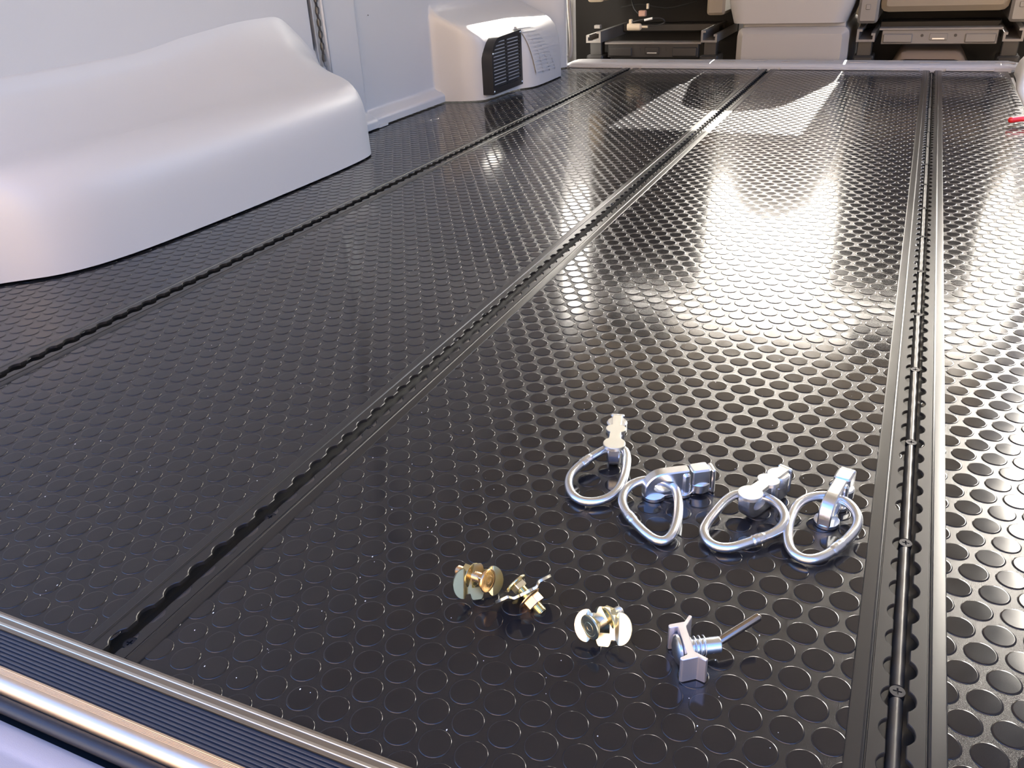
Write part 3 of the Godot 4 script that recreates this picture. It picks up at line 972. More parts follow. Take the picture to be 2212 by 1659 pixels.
func build_seats() -> void:
	for k in 2:
		var left := k == 0
		var x0 := -1.128 if left else -0.197; var x1 := -0.628 if left else 0.300
		var t := thing("front_seat", Vector3((x0 + x1) / 2, -0.07, -3.4), "dark-framed front seat with wiring and connectors hanging under it" if left else "front seat with tan cushion over a bare pressed-steel crossmember", "seat", "front seats seen from behind")
		var r0 := -1.122 if left else -0.190; var r1 := -0.698 if left else 0.231
		obj("seat_rail", c_rail(r0, 0.066, left), M.grey_metal, t)
		obj("seat_rail", c_rail(r1, 0.066, not left if left else true), M.grey_metal, t)
		for rx in [r0, r1]:
			var f := MB.new()
			f.box(Vector3(rx - 0.004, -0.075, -3.24), Vector3(rx + 0.060, 0.022, -3.14), 0.008)
			obj("rail_foot", f, M.seat_metal, t)
			f = MB.new()
			f.box(Vector3(rx + 0.004, 0.018, -3.20), Vector3(rx + 0.050, 0.067, -3.16), 0.004)
			obj("rail_post", f, M.seat_metal, t)
		# pressed crossmember
		var c0 := r0 + 0.075; var c1 := r1 - 0.012
		var ya := 0.056; var yb := 0.100
		if left:
			ya = 0.012; yb = 0.060
		var mb := MB.new()
		mb.box(Vector3(c0, ya, -3.175), Vector3(c1, yb, -3.155), 0.003)
		obj("crossmember", mb, M.seat_metal if left else M.grey_metal, t)
		mb = MB.new()
		mb.box(Vector3(c0 - 0.01, yb - 0.002, -3.20), Vector3(c1 + 0.01, yb + 0.005, -3.148), 0.002)
		obj("crossmember_flange", mb, M.grey_metal, t)
		var mid := (c0 + c1) / 2.0
		for s in [[c0 + 0.004, mid - 0.075], [mid + 0.075, c1 - 0.004]]:
			mb = MB.new()
			mb.box(Vector3(s[0], ya + 0.004, -3.158), Vector3(s[1], yb - 0.012, -3.149), 0.005)
			obj("pressed_pad", mb, M.seat_metal if left else M.grey_metal, t)
		mb = MB.new()
		mb.box(Vector3(mid - 0.026, ya + 0.012, -3.156), Vector3(mid + 0.026, yb - 0.012, -3.152), 0.0018)
		obj("slot_plate", mb, M.seat_metal if left else M.grey_metal, t)
		mb = MB.new()
		mb.box(Vector3(mid - 0.018, ya + 0.014, -3.153), Vector3(mid + 0.018, ya + 0.019, -3.150), 0.001)
		obj("slot_lip", mb, M.alu_wall, t)
		for dx in [-0.048, 0.048]:
			mb = MB.new()
			mb.xf = Transform3D(Basis(Vector3.RIGHT, PI / 2), Vector3(mid + dx, (ya + yb) / 2 + 0.004, -3.155))
			mb.lathe(PackedVector2Array([Vector2(0.0045, 0), Vector2(0.0045, 0.0025), Vector2(0, 0.0025)]), 12)
			obj("bolt_head", mb, M.seat_metal, t)
		# second, deeper crossmember
		mb = MB.new()
		mb.box(Vector3(c0 - 0.02, 0.075, -3.46), Vector3(c1 + 0.02, 0.105, -3.40), 0.006)
		obj("rear_crossmember", mb, M.seat_metal, t)
		mb = MB.new()
		mb.box(Vector3(-1.30 if left else -0.205, -0.075, -3.52), Vector3(-0.64 if left else 0.44, 0.205, -3.50), 0.004)
		obj("added_backing", mb, M.carpet, t)  # dark plate added to keep the bay under the seat in shade
		# cushion, skirt and back
		var cy := 0.205 if left else 0.150
		mb = MB.new()
		mb.box(Vector3(x0 + 0.065, cy, -3.72), Vector3(x1 - 0.065, cy + 0.20, -3.17), 0.025)
		obj("cushion", mb, M.seat_dark if left else M.seat_cloth, t)
		for s in [[x0, x0 + 0.062], [x1 - 0.062, x1]]:
			mb = MB.new()
			var yy := 0.118 if not left else (0.15 if s[0] > -0.9 else 0.20)
			mb.box(Vector3(s[0], yy, -3.70), Vector3(s[1], cy + 0.13, -3.16), 0.012)
			obj("side_bracket" if not left else "side_skirt", mb, M.grey_metal if not left else M.seat_cloth, t)
			if not left:
				mb = MB.new()
				mb.box(Vector3(s[0] + 0.022, 0.160, -3.161), Vector3(s[0] + 0.036, 0.176, -3.157), 0.002)
				obj("square_boss", mb, M.grey_metal, t)  # raised square standing in for the hole in the bracket
		mb = MB.new()
		mb.xf = Transform3D(Basis(Vector3.RIGHT, deg_to_rad(12.0)), Vector3(0, cy + 0.08, -3.16))
		mb.box(Vector3(x0 + 0.01, 0.0, -0.13), Vector3(x1 - 0.01, 0.60, 0.0), 0.04)
		obj("backrest", mb, M.seat_back, t)
		mb = MB.new()
		mb.xf = Transform3D(Basis(Vector3.RIGHT, deg_to_rad(12.0)), Vector3(0, cy + 0.08, -3.16))
		mb.box(Vector3((x0 + x1) / 2 - 0.13, 0.63, -0.11), Vector3((x0 + x1) / 2 + 0.13, 0.80, -0.02), 0.03)
		obj("headrest", mb, M.seat_back, t)
		if left:
			mb = MB.new()
			mb.xf = Transform3D(Basis(Vector3.FORWARD, PI / 2), Vector3(-0.982, 0.113, -3.19))
			mb.lathe(PackedVector2Array([Vector2(0, 0), Vector2(0.012, 0), Vector2(0.0125, 0.003), Vector2(0.0125, 0.045), Vector2(0.010, 0.050), Vector2(0.004, 0.054), Vector2(0.004, 0.075), Vector2(0, 0.075)]), 16)
			obj("motor_canister", mb, M.ivory, t)
			mb = MB.new()
			mb.box(Vector3(-0.977, 0.122, -3.20), Vector3(-0.965, 0.139, -3.185), 0.003)
			obj("canister_plug", mb, M.ivory, t)
			mb = MB.new()
			mb.box(Vector3(-0.940, 0.148, -3.20), Vector3(-0.914, 0.168, -3.18), 0.004)
			obj("connector_block", mb, M.pinkish, t)
			mb = MB.new()
			mb.box(Vector3(-0.914, 0.172, -3.20), Vector3(-0.906, 0.190, -3.19), 0.002)
			obj("plug", mb, M.ivory, t)
			for wv in [[Vector3(-0.97, 0.128, -3.19), Vector3(-0.92, 0.138, -3.185), Vector3(-0.86, 0.141, -3.185), Vector3(-0.845, 0.128, -3.19), Vector3(-0.87, 0.118, -3.20), Vector3(-0.905, 0.114, -3.20)], [Vector3(-1.03, 0.175, -3.25), Vector3(-0.95, 0.185, -3.24), Vector3(-0.85, 0.17, -3.25), Vector3(-0.75, 0.19, -3.26)], [Vector3(-0.93, 0.15, -3.19), Vector3(-0.96, 0.17, -3.2), Vector3(-0.98, 0.21, -3.22)]]:
				mb = MB.new()
				mb.tube(smooth(PackedVector3Array(wv), false, 8), 0.0025, 8)
				obj("cable", mb, M.wire, t)
			mb = MB.new()
			mb.tube(PackedVector3Array([Vector3(-0.918, 0.136, -3.183), Vector3(-0.888, 0.1415, -3.183)]), 0.0042, 10)
			obj("cable_sleeve", mb, M.white_trim, t)
			mb = MB.new()
			mb.box(Vector3(-1.098, 0.112, -3.17), Vector3(-1.075, 0.124, -3.15), 0.002)
			obj("rail_latch", mb, M.grey_metal, t)
		else:
			mb = MB.new()
			var rows := []
			for i in 21:
				var u := i / 20.0
				var hgt := 0.108 * sstep(0.0, 0.22, u) * sstep(1.0, 0.72, u)
				var row := []
				for z in [-3.45, -3.22, -3.16, -3.145]:
					row.append(Vector3(lerpf(-0.11, 0.20, u), -0.075 + (hgt if z < -3.15 else hgt * 0.8), z))
				rows.append(row)
			mb.grid(rows)
			obj("carpet_hump", mb, M.foam, t, 60.0)
	# belt strap along the left pillar
	var mb2 := MB.new()
	mb2.tube(smooth(PackedVector3Array([Vector3(-1.135, 0.30, -2.99), Vector3(-1.135, 0.20, -2.992), Vector3(-1.128, 0.10, -2.99), Vector3(-1.128, 0.055, -2.985), Vector3(-1.134, 0.035, -2.985)]), false, 8), 0.007, 10)
	tag(obj("seat_belt", mb2, M.console), "grey seat belt strap hanging at the front end of the left wall", "seat belt")

func smooth(p: PackedVector3Array, closed: bool, per: int) -> PackedVector3Array:
	var o := PackedVector3Array()
	var n := p.size()
	for i in (n if closed else n - 1):
		var a: Vector3; var b := p[i]; var c: Vector3; var d: Vector3
		if closed:
			a = p[(i + n - 1) % n]; c = p[(i + 1) % n]; d = p[(i + 2) % n]
		else:
			a = p[maxi(i - 1, 0)]; c = p[i + 1]; d = p[mini(i + 2, n - 1)]
		for k in per:
			var f := float(k) / per
			o.append(0.5 * (2.0 * b + (c - a) * f + (2.0 * a - 5.0 * b + 4.0 * c - d) * f * f + (3.0 * b - a - 3.0 * c + d) * f * f * f))
	if not closed: o.append(p[n - 1])
	return o

# ---------------------------------------------------------------- ring fittings
func ring_points(a: Array) -> PackedVector3Array:
	var p := PackedVector3Array()
	for i in range(0, a.size(), 3): p.append(Vector3(a[i], a[i + 1], a[i + 2]) * 0.001)
	# a pass of smoothing takes the jitter out of the measured centre line
	for s in 1:
		var q := p.duplicate()
		for i in p.size(): q[i] = p[i] * 0.5 + (p[(i + 1) % p.size()] + p[(i + p.size() - 1) % p.size()]) * 0.25
		p = q
	var c := Vector3.ZERO
	for v in p: c += v / p.size()
	for i in p.size(): p[i] = c + (p[i] - c) * Vector3(1.03, 1.0, 1.03)
	return smooth(p, true, 5)

func plate_with_hole(mb: MB, outer: PackedVector2Array, c: Vector2, rx: float, ry: float, z0: float, z1: float, b: float) -> void:
	var angs := []
	for i in 40: angs.append(TAU * i / 40.0)
	for p in outer: angs.append(fposmod((p - c).angle(), TAU))
	angs.sort()
	var O := PackedVector2Array(); var I := PackedVector2Array()
	var last := -1.0
	for a in angs:
		if a - last < 0.012: continue
		last = a
		var d := Vector2(cos(a), sin(a))
		var best := 1e9
		for i in outer.size():
			var h = Geometry2D.segment_intersects_segment(c, c + d * 200.0, outer[i], outer[(i + 1) % outer.size()])
			if h != null: best = minf(best, c.distance_to(h))
		if best > 1e8: continue
		O.append(c + d * best); I.append(c + Vector2(rx * cos(a), ry * sin(a)))
	var Oi := MB.inset(O, b)
	var n := O.size()
	for i in n:
		var j := (i + 1) % n
		var V := func(p: Vector2, z: float) -> Vector3: return Vector3(p.x, p.y, z)
		mb.quad(V.call(Oi[i], z1), V.call(Oi[j], z1), V.call(I[j], z1), V.call(I[i], z1))
		mb.quad(V.call(Oi[j], z0), V.call(Oi[i], z0), V.call(I[i], z0), V.call(I[j], z0))
		mb.quad(V.call(O[i], z1 - b), V.call(O[j], z1 - b), V.call(Oi[j], z1), V.call(Oi[i], z1))
		mb.quad(V.call(Oi[i], z0), V.call(Oi[j], z0), V.call(O[j], z0 + b), V.call(O[i], z0 + b))
		mb.quad(V.call(O[i], z0 + b), V.call(O[j], z0 + b), V.call(O[j], z1 - b), V.call(O[i], z1 - b))
		mb.quad(V.call(I[j], z0), V.call(I[i], z0), V.call(I[i], z1), V.call(I[j], z1))

func ring_fitting(label: String, lobe: Vector3, dir: Vector3, foot_up: bool, ring: Array, weld: int) -> void:
	var t := thing("ring_fitting", Vector3(lobe.x, 0, lobe.z), label, "track fitting", "zinc ring fittings in a row on the floor")
	var X := Vector3(dir.x, 0, dir.z).normalized()
	var Y := Vector3.DOWN if foot_up else Vector3.UP
	var Z := X.cross(Y)
	var mm := 0.001
	var base := Transform3D(Basis(X * mm, Y * mm, Z * mm), lobe)
	# foot: two lobes, necks and a tongue, outline in (x, -z) extruded along y
	var flat := Transform3D(base.basis * Basis(Vector3(1, 0, 0), Vector3(0, 0, -1), Vector3(0, 1, 0)), lobe)
	var poly := PackedVector2Array()
	var half := []
	for i in 13:
		var a := lerpf(PI, 0.60, i / 12.0)
		half.append(Vector2(9.6 * cos(a), 9.6 * sin(a)))
	half.append(Vector2(10.0, 5.2)); half.append(Vector2(16.0, 5.0))
	for i in 9:
		var a := lerpf(PI * 0.82, 0.42, i / 8.0)
		half.append(Vector2(24.6 + 9.0 * cos(a) * 0.86, 9.0 * sin(a)))
	half.append(Vector2(33.0, 4.4)); half.append(Vector2(48.0, 4.2))
	for p in half: poly.append(p)
	for i in range(half.size() - 1, -1, -1): poly.append(Vector2(half[i].x, -half[i].y))
	var cl := PackedVector2Array()
	for p in poly:
		if cl.is_empty() or cl[-1].distance_to(p) > 0.05: cl.append(p)
	if cl[0].distance_to(cl[-1]) < 0.05: cl.remove_at(cl.size() - 1)
	var mb := MB.new()
	mb.xf = flat
	mb.prism(cl, 0.0, 3.4, 0.35)
	obj("scalloped_foot", mb, M.zinc_cut if foot_up else M.zinc, t, 30.0)
	# eye body
	mb = MB.new()
	mb.xf = base
	var o := PackedVector2Array([Vector2(-9.0, 2.6), Vector2(28.5, 2.6), Vector2(28.5, 24.0)])
	for i in 9:
		var a := PI / 2 * i / 8.0
		o.append(Vector2(7.0 - 16.0 * sin(a), 8.5 + 15.5 * cos(a)))
	plate_with_hole(mb, o, Vector2(8.0, 11.5), 9.4, 5.4, -5.0, 5.0, 0.9)
	obj("eye_body", mb, M.zinc, t, 32.0)
	mb = MB.new()
	mb.xf = base
	mb.box(Vector3(23.0, 3.0, -7.2), Vector3(29.0, 21.5, 7.2), 2.2)
	obj("shoulder", mb, M.zinc, t, 32.0)
	# spring plunger with flats, split round the tongue
	mb = MB.new()
	mb.xf = flat
	var pl := PackedVector2Array()
	for i in 32:
		var a := TAU * i / 32
		var rr := 9.2
		var pt := Vector2(38.6 + rr * cos(a), rr * sin(a))
		pt.x = clampf(pt.x, 30.6, 46.4)
		pl.append(pt)
	mb.prism(pl, 1.2 if foot_up else 2.0, 11.0, 1.0)
	for i in pl.size(): pl[i].y = clampf(pl[i].y, -6.6, 6.6)
	mb.prism(pl, 9.0, 23.6, 1.3)
	obj("plunger", mb, M.zinc, t, 32.0)
	mb = MB.new()
	mb.xf = base
	mb.box(Vector3(47.2, 0.0, -6.2), Vector3(50.6, 22.0, 6.2), 1.3)
	obj("end_tab", mb, M.zinc, t, 32.0)
	var rp := ring_points(ring)
	mb = MB.new()
	mb.tube(rp, 0.0037, 18, true)
	obj("ring", mb, M.zinc, t, 60.0)
	mb = MB.new()
	var n := rp.size()
	var wp := PackedVector3Array(); var wr := PackedFloat32Array()
	for i in 9:
		wp.append(rp[(weld * 5 + i - 4 + n) % n].lerp(rp[(weld * 5) % n], 0.35))
		wr.append([0.0037, 0.0040, 0.0043, 0.0041, 0.0044, 0.0044, 0.0042, 0.0044, 0.0037][i])
	mb.tube(wp, 0.004, 14, false, wr)
	obj("weld_bead", mb, M.zinc, t, 40.0)

func build_ring_fittings() -> void:
	ring_fitting("zinc ring fitting lying foot-up at the row's end farthest from the screwed rail", Vector3(-0.187, 0.0245, -0.587), Vector3(-0.013, 0, -0.051), true,
		[-212.1, 6.2, -541.0, -204.6, 4.7, -528.6, -195.5, 4.2, -524.3, -184.4, 4.3, -525.4, -174.2, 5.3, -533.4, -170.0, 6.7, -545.6, -169.9, 8.2, -557.9, -172.3, 9.9, -572.4, -174.9, 11.5, -585.9, -179.5, 12.7, -595.2, -184.3, 13.0, -597.9, -191.0, 12.9, -597.3, -197.3, 12.4, -592.6, -202.7, 11.2, -582.9, -207.3, 10.0, -573.5, -212.4, 8.6, -561.4, -214.1, 7.4, -551.8], 14)
	ring_fitting("zinc ring fitting standing on its foot between two foot-up fittings", Vector3(-0.1430, 0.0002, -0.5560), Vector3(0.037, 0, -0.024), false,
		[-161.4, 8.0, -528.6, -163.0, 9.2, -538.7, -161.4, 10.4, -548.9, -156.8, 11.2, -555.2, -151.0, 11.8, -560.0, -142.7, 12.0, -562.0, -132.3, 11.9, -561.6, -125.7, 11.5, -557.6, -120.7, 10.2, -547.3, -117.9, 8.9, -536.7, -114.6, 7.1, -521.0, -114.1, 5.2, -505.0, -117.9, 4.3, -497.4, -124.3, 4.2, -496.4, -133.0, 4.7, -501.0, -141.8, 5.5, -507.8, -149.1, 6.3, -514.3, -155.6, 7.0, -520.1], 16)
	ring_fitting("zinc ring fitting lying foot-up between two fittings that stand on their feet", Vector3(-0.066, 0.0245, -0.554), Vector3(0.0225, 0, -0.051), true,
		[-93.5, 6.2, -519.4, -92.1, 7.4, -527.8, -88.3, 9.2, -540.7, -84.9, 11.0, -553.8, -80.5, 12.3, -562.6, -73.8, 12.9, -566.6, -66.5, 13.0, -567.4, -58.4, 12.9, -566.5, -51.7, 12.9, -566.7, -44.1, 12.1, -560.8, -39.1, 10.8, -552.4, -37.9, 9.8, -544.8, -40.6, 8.5, -536.1, -45.7, 7.5, -528.5, -53.4, 6.7, -522.6, -61.3, 5.6, -515.1, -69.2, 4.6, -507.5, -77.4, 4.2, -504.9, -84.9, 4.4, -506.7, -90.3, 5.1, -511.8], 14)
	ring_fitting("zinc ring fitting standing on its foot beside the screwed black rail", Vector3(-0.0090, 0.0002, -0.568), Vector3(0.0095, 0, -0.049), false,
		[-32.9, 5.8, -528.6, -34.0, 7.3, -543.4, -33.8, 8.9, -558.2, -32.0, 10.2, -570.2, -26.7, 11.2, -579.6, -17.9, 11.8, -585.4, -11.0, 12.0, -587.1, -3.8, 12.0, -587.0, 4.7, 11.7, -583.9, 10.1, 10.7, -575.2, 13.2, 9.7, -566.1, 12.3, 8.7, -556.8, 7.9, 7.5, -544.7, 1.8, 6.3, -534.0, -5.5, 4.9, -520.6, -13.6, 4.3, -514.6, -21.7, 4.2, -513.5, -28.6, 4.7, -518.8], 13)

# ---------------------------------------------------------------- bolts with cross plates
func plate_half(u: float) -> float:
	var a := absf(u)
	if a < 3.4: return 14.8
	if a < 4.8: return 14.8 - 1.6 * pow((a - 3.4) / 1.4, 2.0)
	if a < 6.2: return lerpf(13.2, 9.4, sstep(4.8, 6.2, a))
	if a < 10.3: return 9.4
	if a < 12.6: return lerpf(9.4, 12.3, sqrt(sstep(10.3, 12.6, a)))
	return 12.3 * pow(maxf(0.0, 1.0 - pow((a - 12.6) / 10.0, 2.2)), 0.55)

func cross_plate(xf: Transform3D, lift: float) -> MB:
	# x: wing axis, y: tab axis, z: normal towards the bolt head
	var mb := MB.new()
	mb.xf = xf
	var us := PackedFloat32Array()
	for i in 81: us.append(lerpf(-22.58, 22.58, i / 80.0))
	for e in [-4.8, 4.8]: us.append(e)
	us.sort()
	var W := func(u: float) -> float: return lift * sstep(8.5, 13.5, absf(u))
	var th := 1.9
	for i in us.size() - 1:
		var u0 := us[i]; var u1 := us[i + 1]
		var h0 := plate_half(u0); var h1 := plate_half(u1)
		var w0: float = W.call(u0); var w1: float = W.call(u1)
		var spans := [[-1.0, 1.0]]
		var hole := u0 > -4.81 and u1 < 4.81
		if hole: spans = [[-1.0, -4.8], [4.8, 1.0]]
		for s in spans:
			var a0: float = h0 * s[0] if absf(s[0]) == 1.0 else s[0]; var a1: float = h1 * s[0] if absf(s[0]) == 1.0 else s[0]
			var b0: float = h0 * s[1] if absf(s[1]) == 1.0 else s[1]; var b1: float = h1 * s[1] if absf(s[1]) == 1.0 else s[1]
			mb.quad(Vector3(u0, a0, w0 + th), Vector3(u1, a1, w1 + th), Vector3(u1, b1, w1 + th), Vector3(u0, b0, w0 + th))
			mb.quad(Vector3(u1, a1, w1), Vector3(u0, a0, w0), Vector3(u0, b0, w0), Vector3(u1, b1, w1))
			mb.quad(Vector3(u0, a0, w0), Vector3(u1, a1, w1), Vector3(u1, a1, w1 + th), Vector3(u0, a0, w0 + th))
			mb.quad(Vector3(u1, b1, w1), Vector3(u0, b0, w0), Vector3(u0, b0, w0 + th), Vector3(u1, b1, w1 + th))
	for s in [-4.8, 4.8]:
		mb.quad(Vector3(s, -4.8, 0), Vector3(s, 4.8, 0), Vector3(s, 4.8, th), Vector3(s, -4.8, th))
	return mb

func plate_bolt(label: String, pc: Vector3, px: Vector3, pn: Vector3, hc: Vector3, axis: Vector3, mats: Array, plate_pos: float, plate_scale := 0.85) -> void:
	# pc: plate centre, px wing axis, pn plate normal towards the head; hc head centre, axis from head to thread end
	var t := thing("plate_bolt", Vector3(pc.x, 0, pc.z), label, "bolt", "plated bolts with cross-shaped plates")
	var mm := 0.001
	var N := pn.normalized(); var X := (px - N * px.dot(N)).normalized(); var Y := N.cross(X)
	var ps := mm * plate_scale
	obj("cross_plate", cross_plate(Transform3D(Basis(X * ps, Y * ps, N * ps), pc), 3.0), mats[0], t, 34.0)
	mm = 0.00091
	var D := -axis.normalized()   # local y: out of the head
	var S := D.cross(Vector3.UP).normalized(); var Q := S.cross(D)
	var xf := Transform3D(Basis(S * mm, D * mm, Q * mm), hc)
	if xf.basis.determinant() < 0: xf = Transform3D(Basis(-S * mm, D * mm, Q * mm), hc)
	var mb := MB.new()
	mb.xf = xf
	mb.lathe(PackedVector2Array([Vector2(4.0, -2.4), Vector2(8.2, -2.2), Vector2(9.2, -1.6), Vector2(9.4, -0.8), Vector2(9.0, -0.1), Vector2(8.4, 0.1), Vector2(6.6, 0.15), Vector2(6.3, 0.0), Vector2(4.4, 0.05), Vector2(4.1, 0.2), Vector2(2.2, 0.2), Vector2(2.0, 0.05), Vector2(0, 0.05)]), 36)
	obj("bolt_head", mb, mats[1], t, 25.0)
	mb = MB.new()
	mb.xf = xf
	mb.box(Vector3(-4.4, -7.0, -4.4), Vector3(4.4, -2.0, 4.4), 0.8)
	obj("square_neck", mb, mats[2], t, 30.0)
	mb = MB.new()
	mb.xf = xf
	var pr := PackedVector2Array([Vector2(0, -31.0), Vector2(3.4, -31.0)])
	var y := -30.6
	while y < -6.6:
		pr.append(Vector2(3.6, y)); pr.append(Vector2(4.15, y + 0.45)); pr.append(Vector2(4.15, y + 0.65))
		y += 1.2
	pr.append(Vector2(3.6, -6.4))
	mb.lathe(pr, 24)
	obj("thread", mb, mats[3], t, 20.0)
	mb = MB.new()
	mb.xf = Transform3D(xf.basis * Basis(Vector3(1, 0, 0), Vector3(0, 0, -1), Vector3(0, 1, 0)), xf.origin)
	var hex := PackedVector2Array()
	for i in 6: hex.append(Vector2(8.3 * cos(TAU * i / 6 + 0.3), 8.3 * sin(TAU * i / 6 + 0.3)))
	mb.prism(MB.rounded(hex, 0.5, 2), plate_pos - 9.6, plate_pos - 2.2, 0.5)
	obj("hex_nut", mb, mats[4], t, 20.0)
	mb = MB.new()
	mb.xf = xf
	mb.lathe(PackedVector2Array([Vector2(4.2, plate_pos - 2.9), Vector2(8.8, plate_pos - 2.9), Vector2(10.2, plate_pos - 1.9), Vector2(10.2, plate_pos - 1.2), Vector2(9.0, plate_pos - 0.9), Vector2(4.2, plate_pos - 0.9)]), 30)
	obj("nut_flange", mb, mats[4], t, 30.0)

func build_plate_bolts() -> void:
	var yz = M.yellow_zinc; var cz = M.copper_zinc; var pz = M.pale_zinc; var oz = M.olive_zinc
	plate_bolt("yellow-zinc bolt with cross-shaped plate and coppery round head", Vector3(-0.2275, 0.0118, -0.3985), R_ * 0.90 - B_ * 0.43, B_ * 0.90 + R_ * 0.43,
		Vector3(-0.2165, 0.0170, -0.3965), -(R_ * 0.80 + B_ * 0.56 - U_ * 0.14), [M.olive_zinc, cz, cz, cz, yz], -13.5)
	plate_bolt("yellow-zinc bolt lying on its side with hex nut and wavy plate edge", Vector3(-0.1905, 0.0105, -0.4005), R_ * 0.90 + U_ * 0.41 - B_ * 0.10, -R_ * 0.42 + U_ * 0.86 - B_ * 0.20,
		Vector3(-0.2010, 0.0125, -0.4065), R_ * 0.67 - U_ * 0.66 + B_ * 0.33, [pz, yz, pz, yz, cz], -14.5, 0.94)
	plate_bolt("pale-plated bolt with cross-shaped plate and dull olive head, next to the spring fitting", Vector3(-0.1295, 0.0118, -0.3895), R_ * 0.94 + B_ * 0.33, B_ * 0.92 - R_ * 0.36 + U_ * 0.12,
		Vector3(-0.1372, 0.0150, -0.3815), R_ * 0.80 - B_ * 0.55 + U_ * 0.24, [pz, oz, yz, pz, yz], -13.0)

# ---------------------------------------------------------------- aluminium channel fitting
func build_channel_fitting() -> void:
	var t := thing("spring_fitting", Vector3(-0.074, 0, -0.394), "aluminium channel fitting with a spring sleeve and a steel pull pin", "track fitting")
	var d := [-79.4, -411.5, -78.2, -411.8, -77.1, -410.7, -78.7, -401.0, -68.7, -382.1, -59.7, -379.4, -60.4, -376.8, -65.6, -378.3, -73.7, -372.2, -75.6, -372.9, -75.6, -374.5, -72.5, -378.1, -83.3, -398.7, -88.3, -395.8, -89.3, -397.3, -89.1, -398.9, -80.6, -404.8]
	var poly := PackedVector2Array()
	for i in range(0, d.size(), 2): poly.append(Vector2(d[i], -d[i + 1]) * 0.001)
	var mb := MB.new()
	mb.xf = Transform3D(Basis(Vector3(1, 0, 0), Vector3(0, 0, -1), Vector3(0, 1, 0)), Vector3.ZERO)
	mb.prism(MB.rounded(poly, 0.0007, 2), 0.0006, 0.0195, 0.0003)
	obj("channel_body", mb, M.cast_alu, t, 30.0)
	var w0 := Vector3(-0.0810, 0.0100, -0.3885)
	var ax := Vector3(0.0208, 0.0, -0.0125).normalized()
	var s := ax.cross(Vector3.UP).normalized()
	var mm := 0.001
	var xf := Transform3D(Basis(s * mm, ax * mm, s.cross(ax) * mm), w0)
	mb = MB.new()
	mb.xf = xf
	mb.lathe(PackedVector2Array([Vector2(0, -2.6), Vector2(4, -2.4), Vector2(8.0, -1.2), Vector2(9.6, 0.0), Vector2(9.6, 1.4), Vector2(9.0, 1.9), Vector2(0, 1.9)]), 36)
	obj("dome_head", mb, M.zinc, t, 30.0)
	mb = MB.new()
	mb.xf = xf
	mb.lathe(PackedVector2Array([Vector2(0, 1.0), Vector2(5.2, 1.0), Vector2(5.2, 27.4), Vector2(4.8, 28.0), Vector2(0, 28.0)]), 28)
	obj("sleeve", mb, M.zinc, t, 30.0)
	var hp := PackedVector3Array()
	for i in 90:
		var a := TAU * 3.4 * i / 89.0
		hp.append(xf * Vector3(6.9 * cos(a), 8.0 + 10.0 * i / 89.0, 6.9 * sin(a)))
	mb = MB.new()
	mb.tube(hp, 0.00042, 8)
	obj("coil_spring", mb, M.zinc, t, 60.0)
	var a0 := xf * Vector3(0, 23.5, 0)
	mb = MB.new()
	var tip := Vector3(-0.0375, 0.0185, -0.4275)
	mb.tube(PackedVector3Array([a0 - (tip - a0) * 0.09, a0, a0.lerp(tip, 0.5), tip - (tip - a0) * 0.03, tip, tip + (tip - a0) * 0.025]), 0.0022, 14, false, PackedFloat32Array([0.0028, 0.0028, 0.0028, 0.0028, 0.0022, 0.0008]))
	obj("pull_pin", mb, M.steel, t, 50.0)

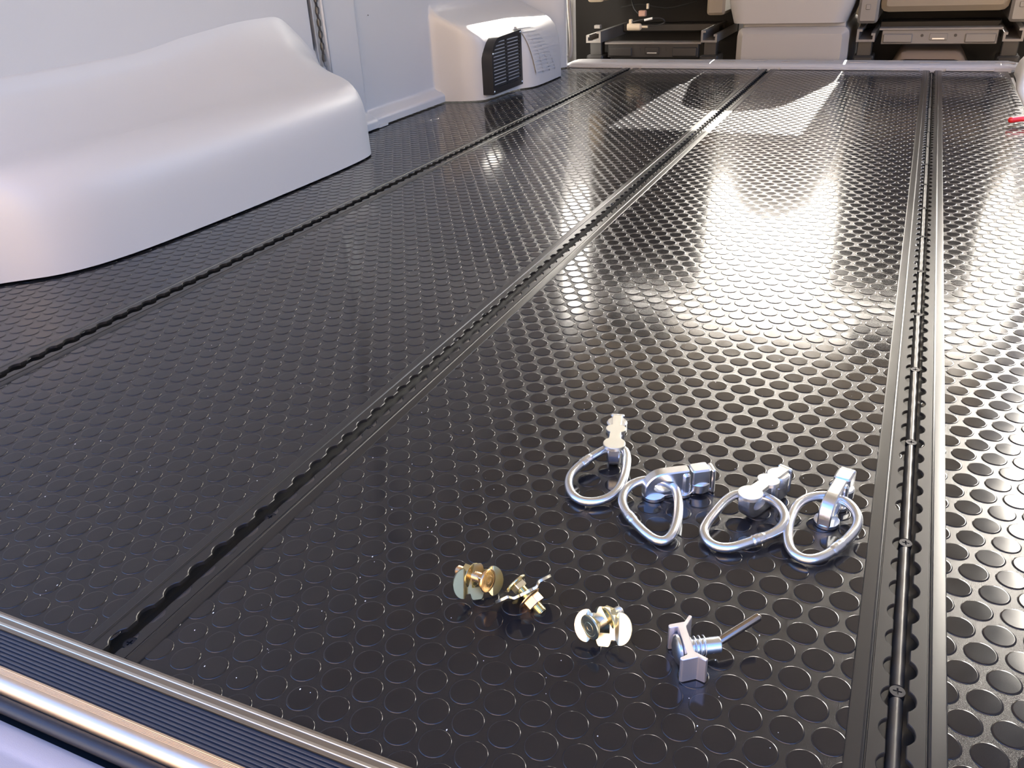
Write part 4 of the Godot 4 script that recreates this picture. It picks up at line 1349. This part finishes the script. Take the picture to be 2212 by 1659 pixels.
# ---------------------------------------------------------------- small things
func build_small() -> void:
	var mb := MB.new()
	mb.tube(smooth(PackedVector3Array([Vector3(0.208, 0.0135, -2.155), Vector3(0.23, 0.0145, -2.168), Vector3(0.27, 0.0155, -2.185), Vector3(0.34, 0.0155, -2.20)]), false, 6), 0.0065, 14, false)
	var red := thing("red_handle", Vector3(0.26, 0, -2.17), "red rounded plastic handle end beside the white step edge", "handle")
	obj("grip", mb, M.red, red, 60.0)
	mb = MB.new()
	mb.xf = Transform3D(Basis.IDENTITY, Vector3(0.208, 0.0135, -2.155))
	mb.lathe(PackedVector2Array([Vector2(0, -0.0065), Vector2(0.0046, -0.0046), Vector2(0.0065, 0), Vector2(0.0046, 0.0046), Vector2(0, 0.0065)]), 14)
	obj("grip_end", mb, M.red, red, 80.0)
	mb = MB.new()
	mb.box(Vector3(0.26, 0.0, -2.21), Vector3(0.34, 0.0095, -2.18), 0.003)
	obj("foot", mb, M.black_plastic, red)
	# loose wire in the wall pocket
	mb = MB.new()
	mb.tube(smooth(PackedVector3Array([Vector3(-1.272, 0.264, -1.934), Vector3(-1.285, 0.262, -1.955), Vector3(-1.298, 0.252, -1.99), Vector3(-1.305, 0.236, -2.03), Vector3(-1.298, 0.229, -2.055)]), false, 8), 0.0011, 8)
	tag(obj("loose_wire", mb, M.wire), "thin dark wire curving across the pocket in the left wall", "wire")
	# dust on the rubber
	var rng := RandomNumberGenerator.new()
	rng.seed = 41
	var f := MB.new()
	f.box(Vector3(-0.5, 0, -0.5), Vector3(0.5, 0.5, 0.5))
	var fm := f.mesh()
	fm.surface_set_material(0, M.dust)
	var mm := MultiMesh.new()
	mm.transform_format = MultiMesh.TRANSFORM_3D
	mm.mesh = fm
	mm.instance_count = 260
	for i in 260:
		var z := lerpf(-0.27, -1.1, pow(rng.randf(), 1.4))
		var x := rng.randf_range(-0.80, 0.0)
		while absf(x + 0.4355) < 0.03: x = rng.randf_range(-0.80, 0.0)
		var s := rng.randf_range(0.00022, 0.00062)
		var b := Basis(Vector3.UP, rng.randf() * TAU).scaled(Vector3(s, s * 0.6, s * rng.randf_range(0.8, 2.0)))
		mm.set_instance_transform(i, Transform3D(b, Vector3(x, 0.00002, z)))
	var mi := MultiMeshInstance3D.new()
	mi.name = "dust_specks"
	mi.multimesh = mm
	add_child(mi)
	tag(mi, "tiny white dust specks scattered over the black studs", "dust", "", "stuff")
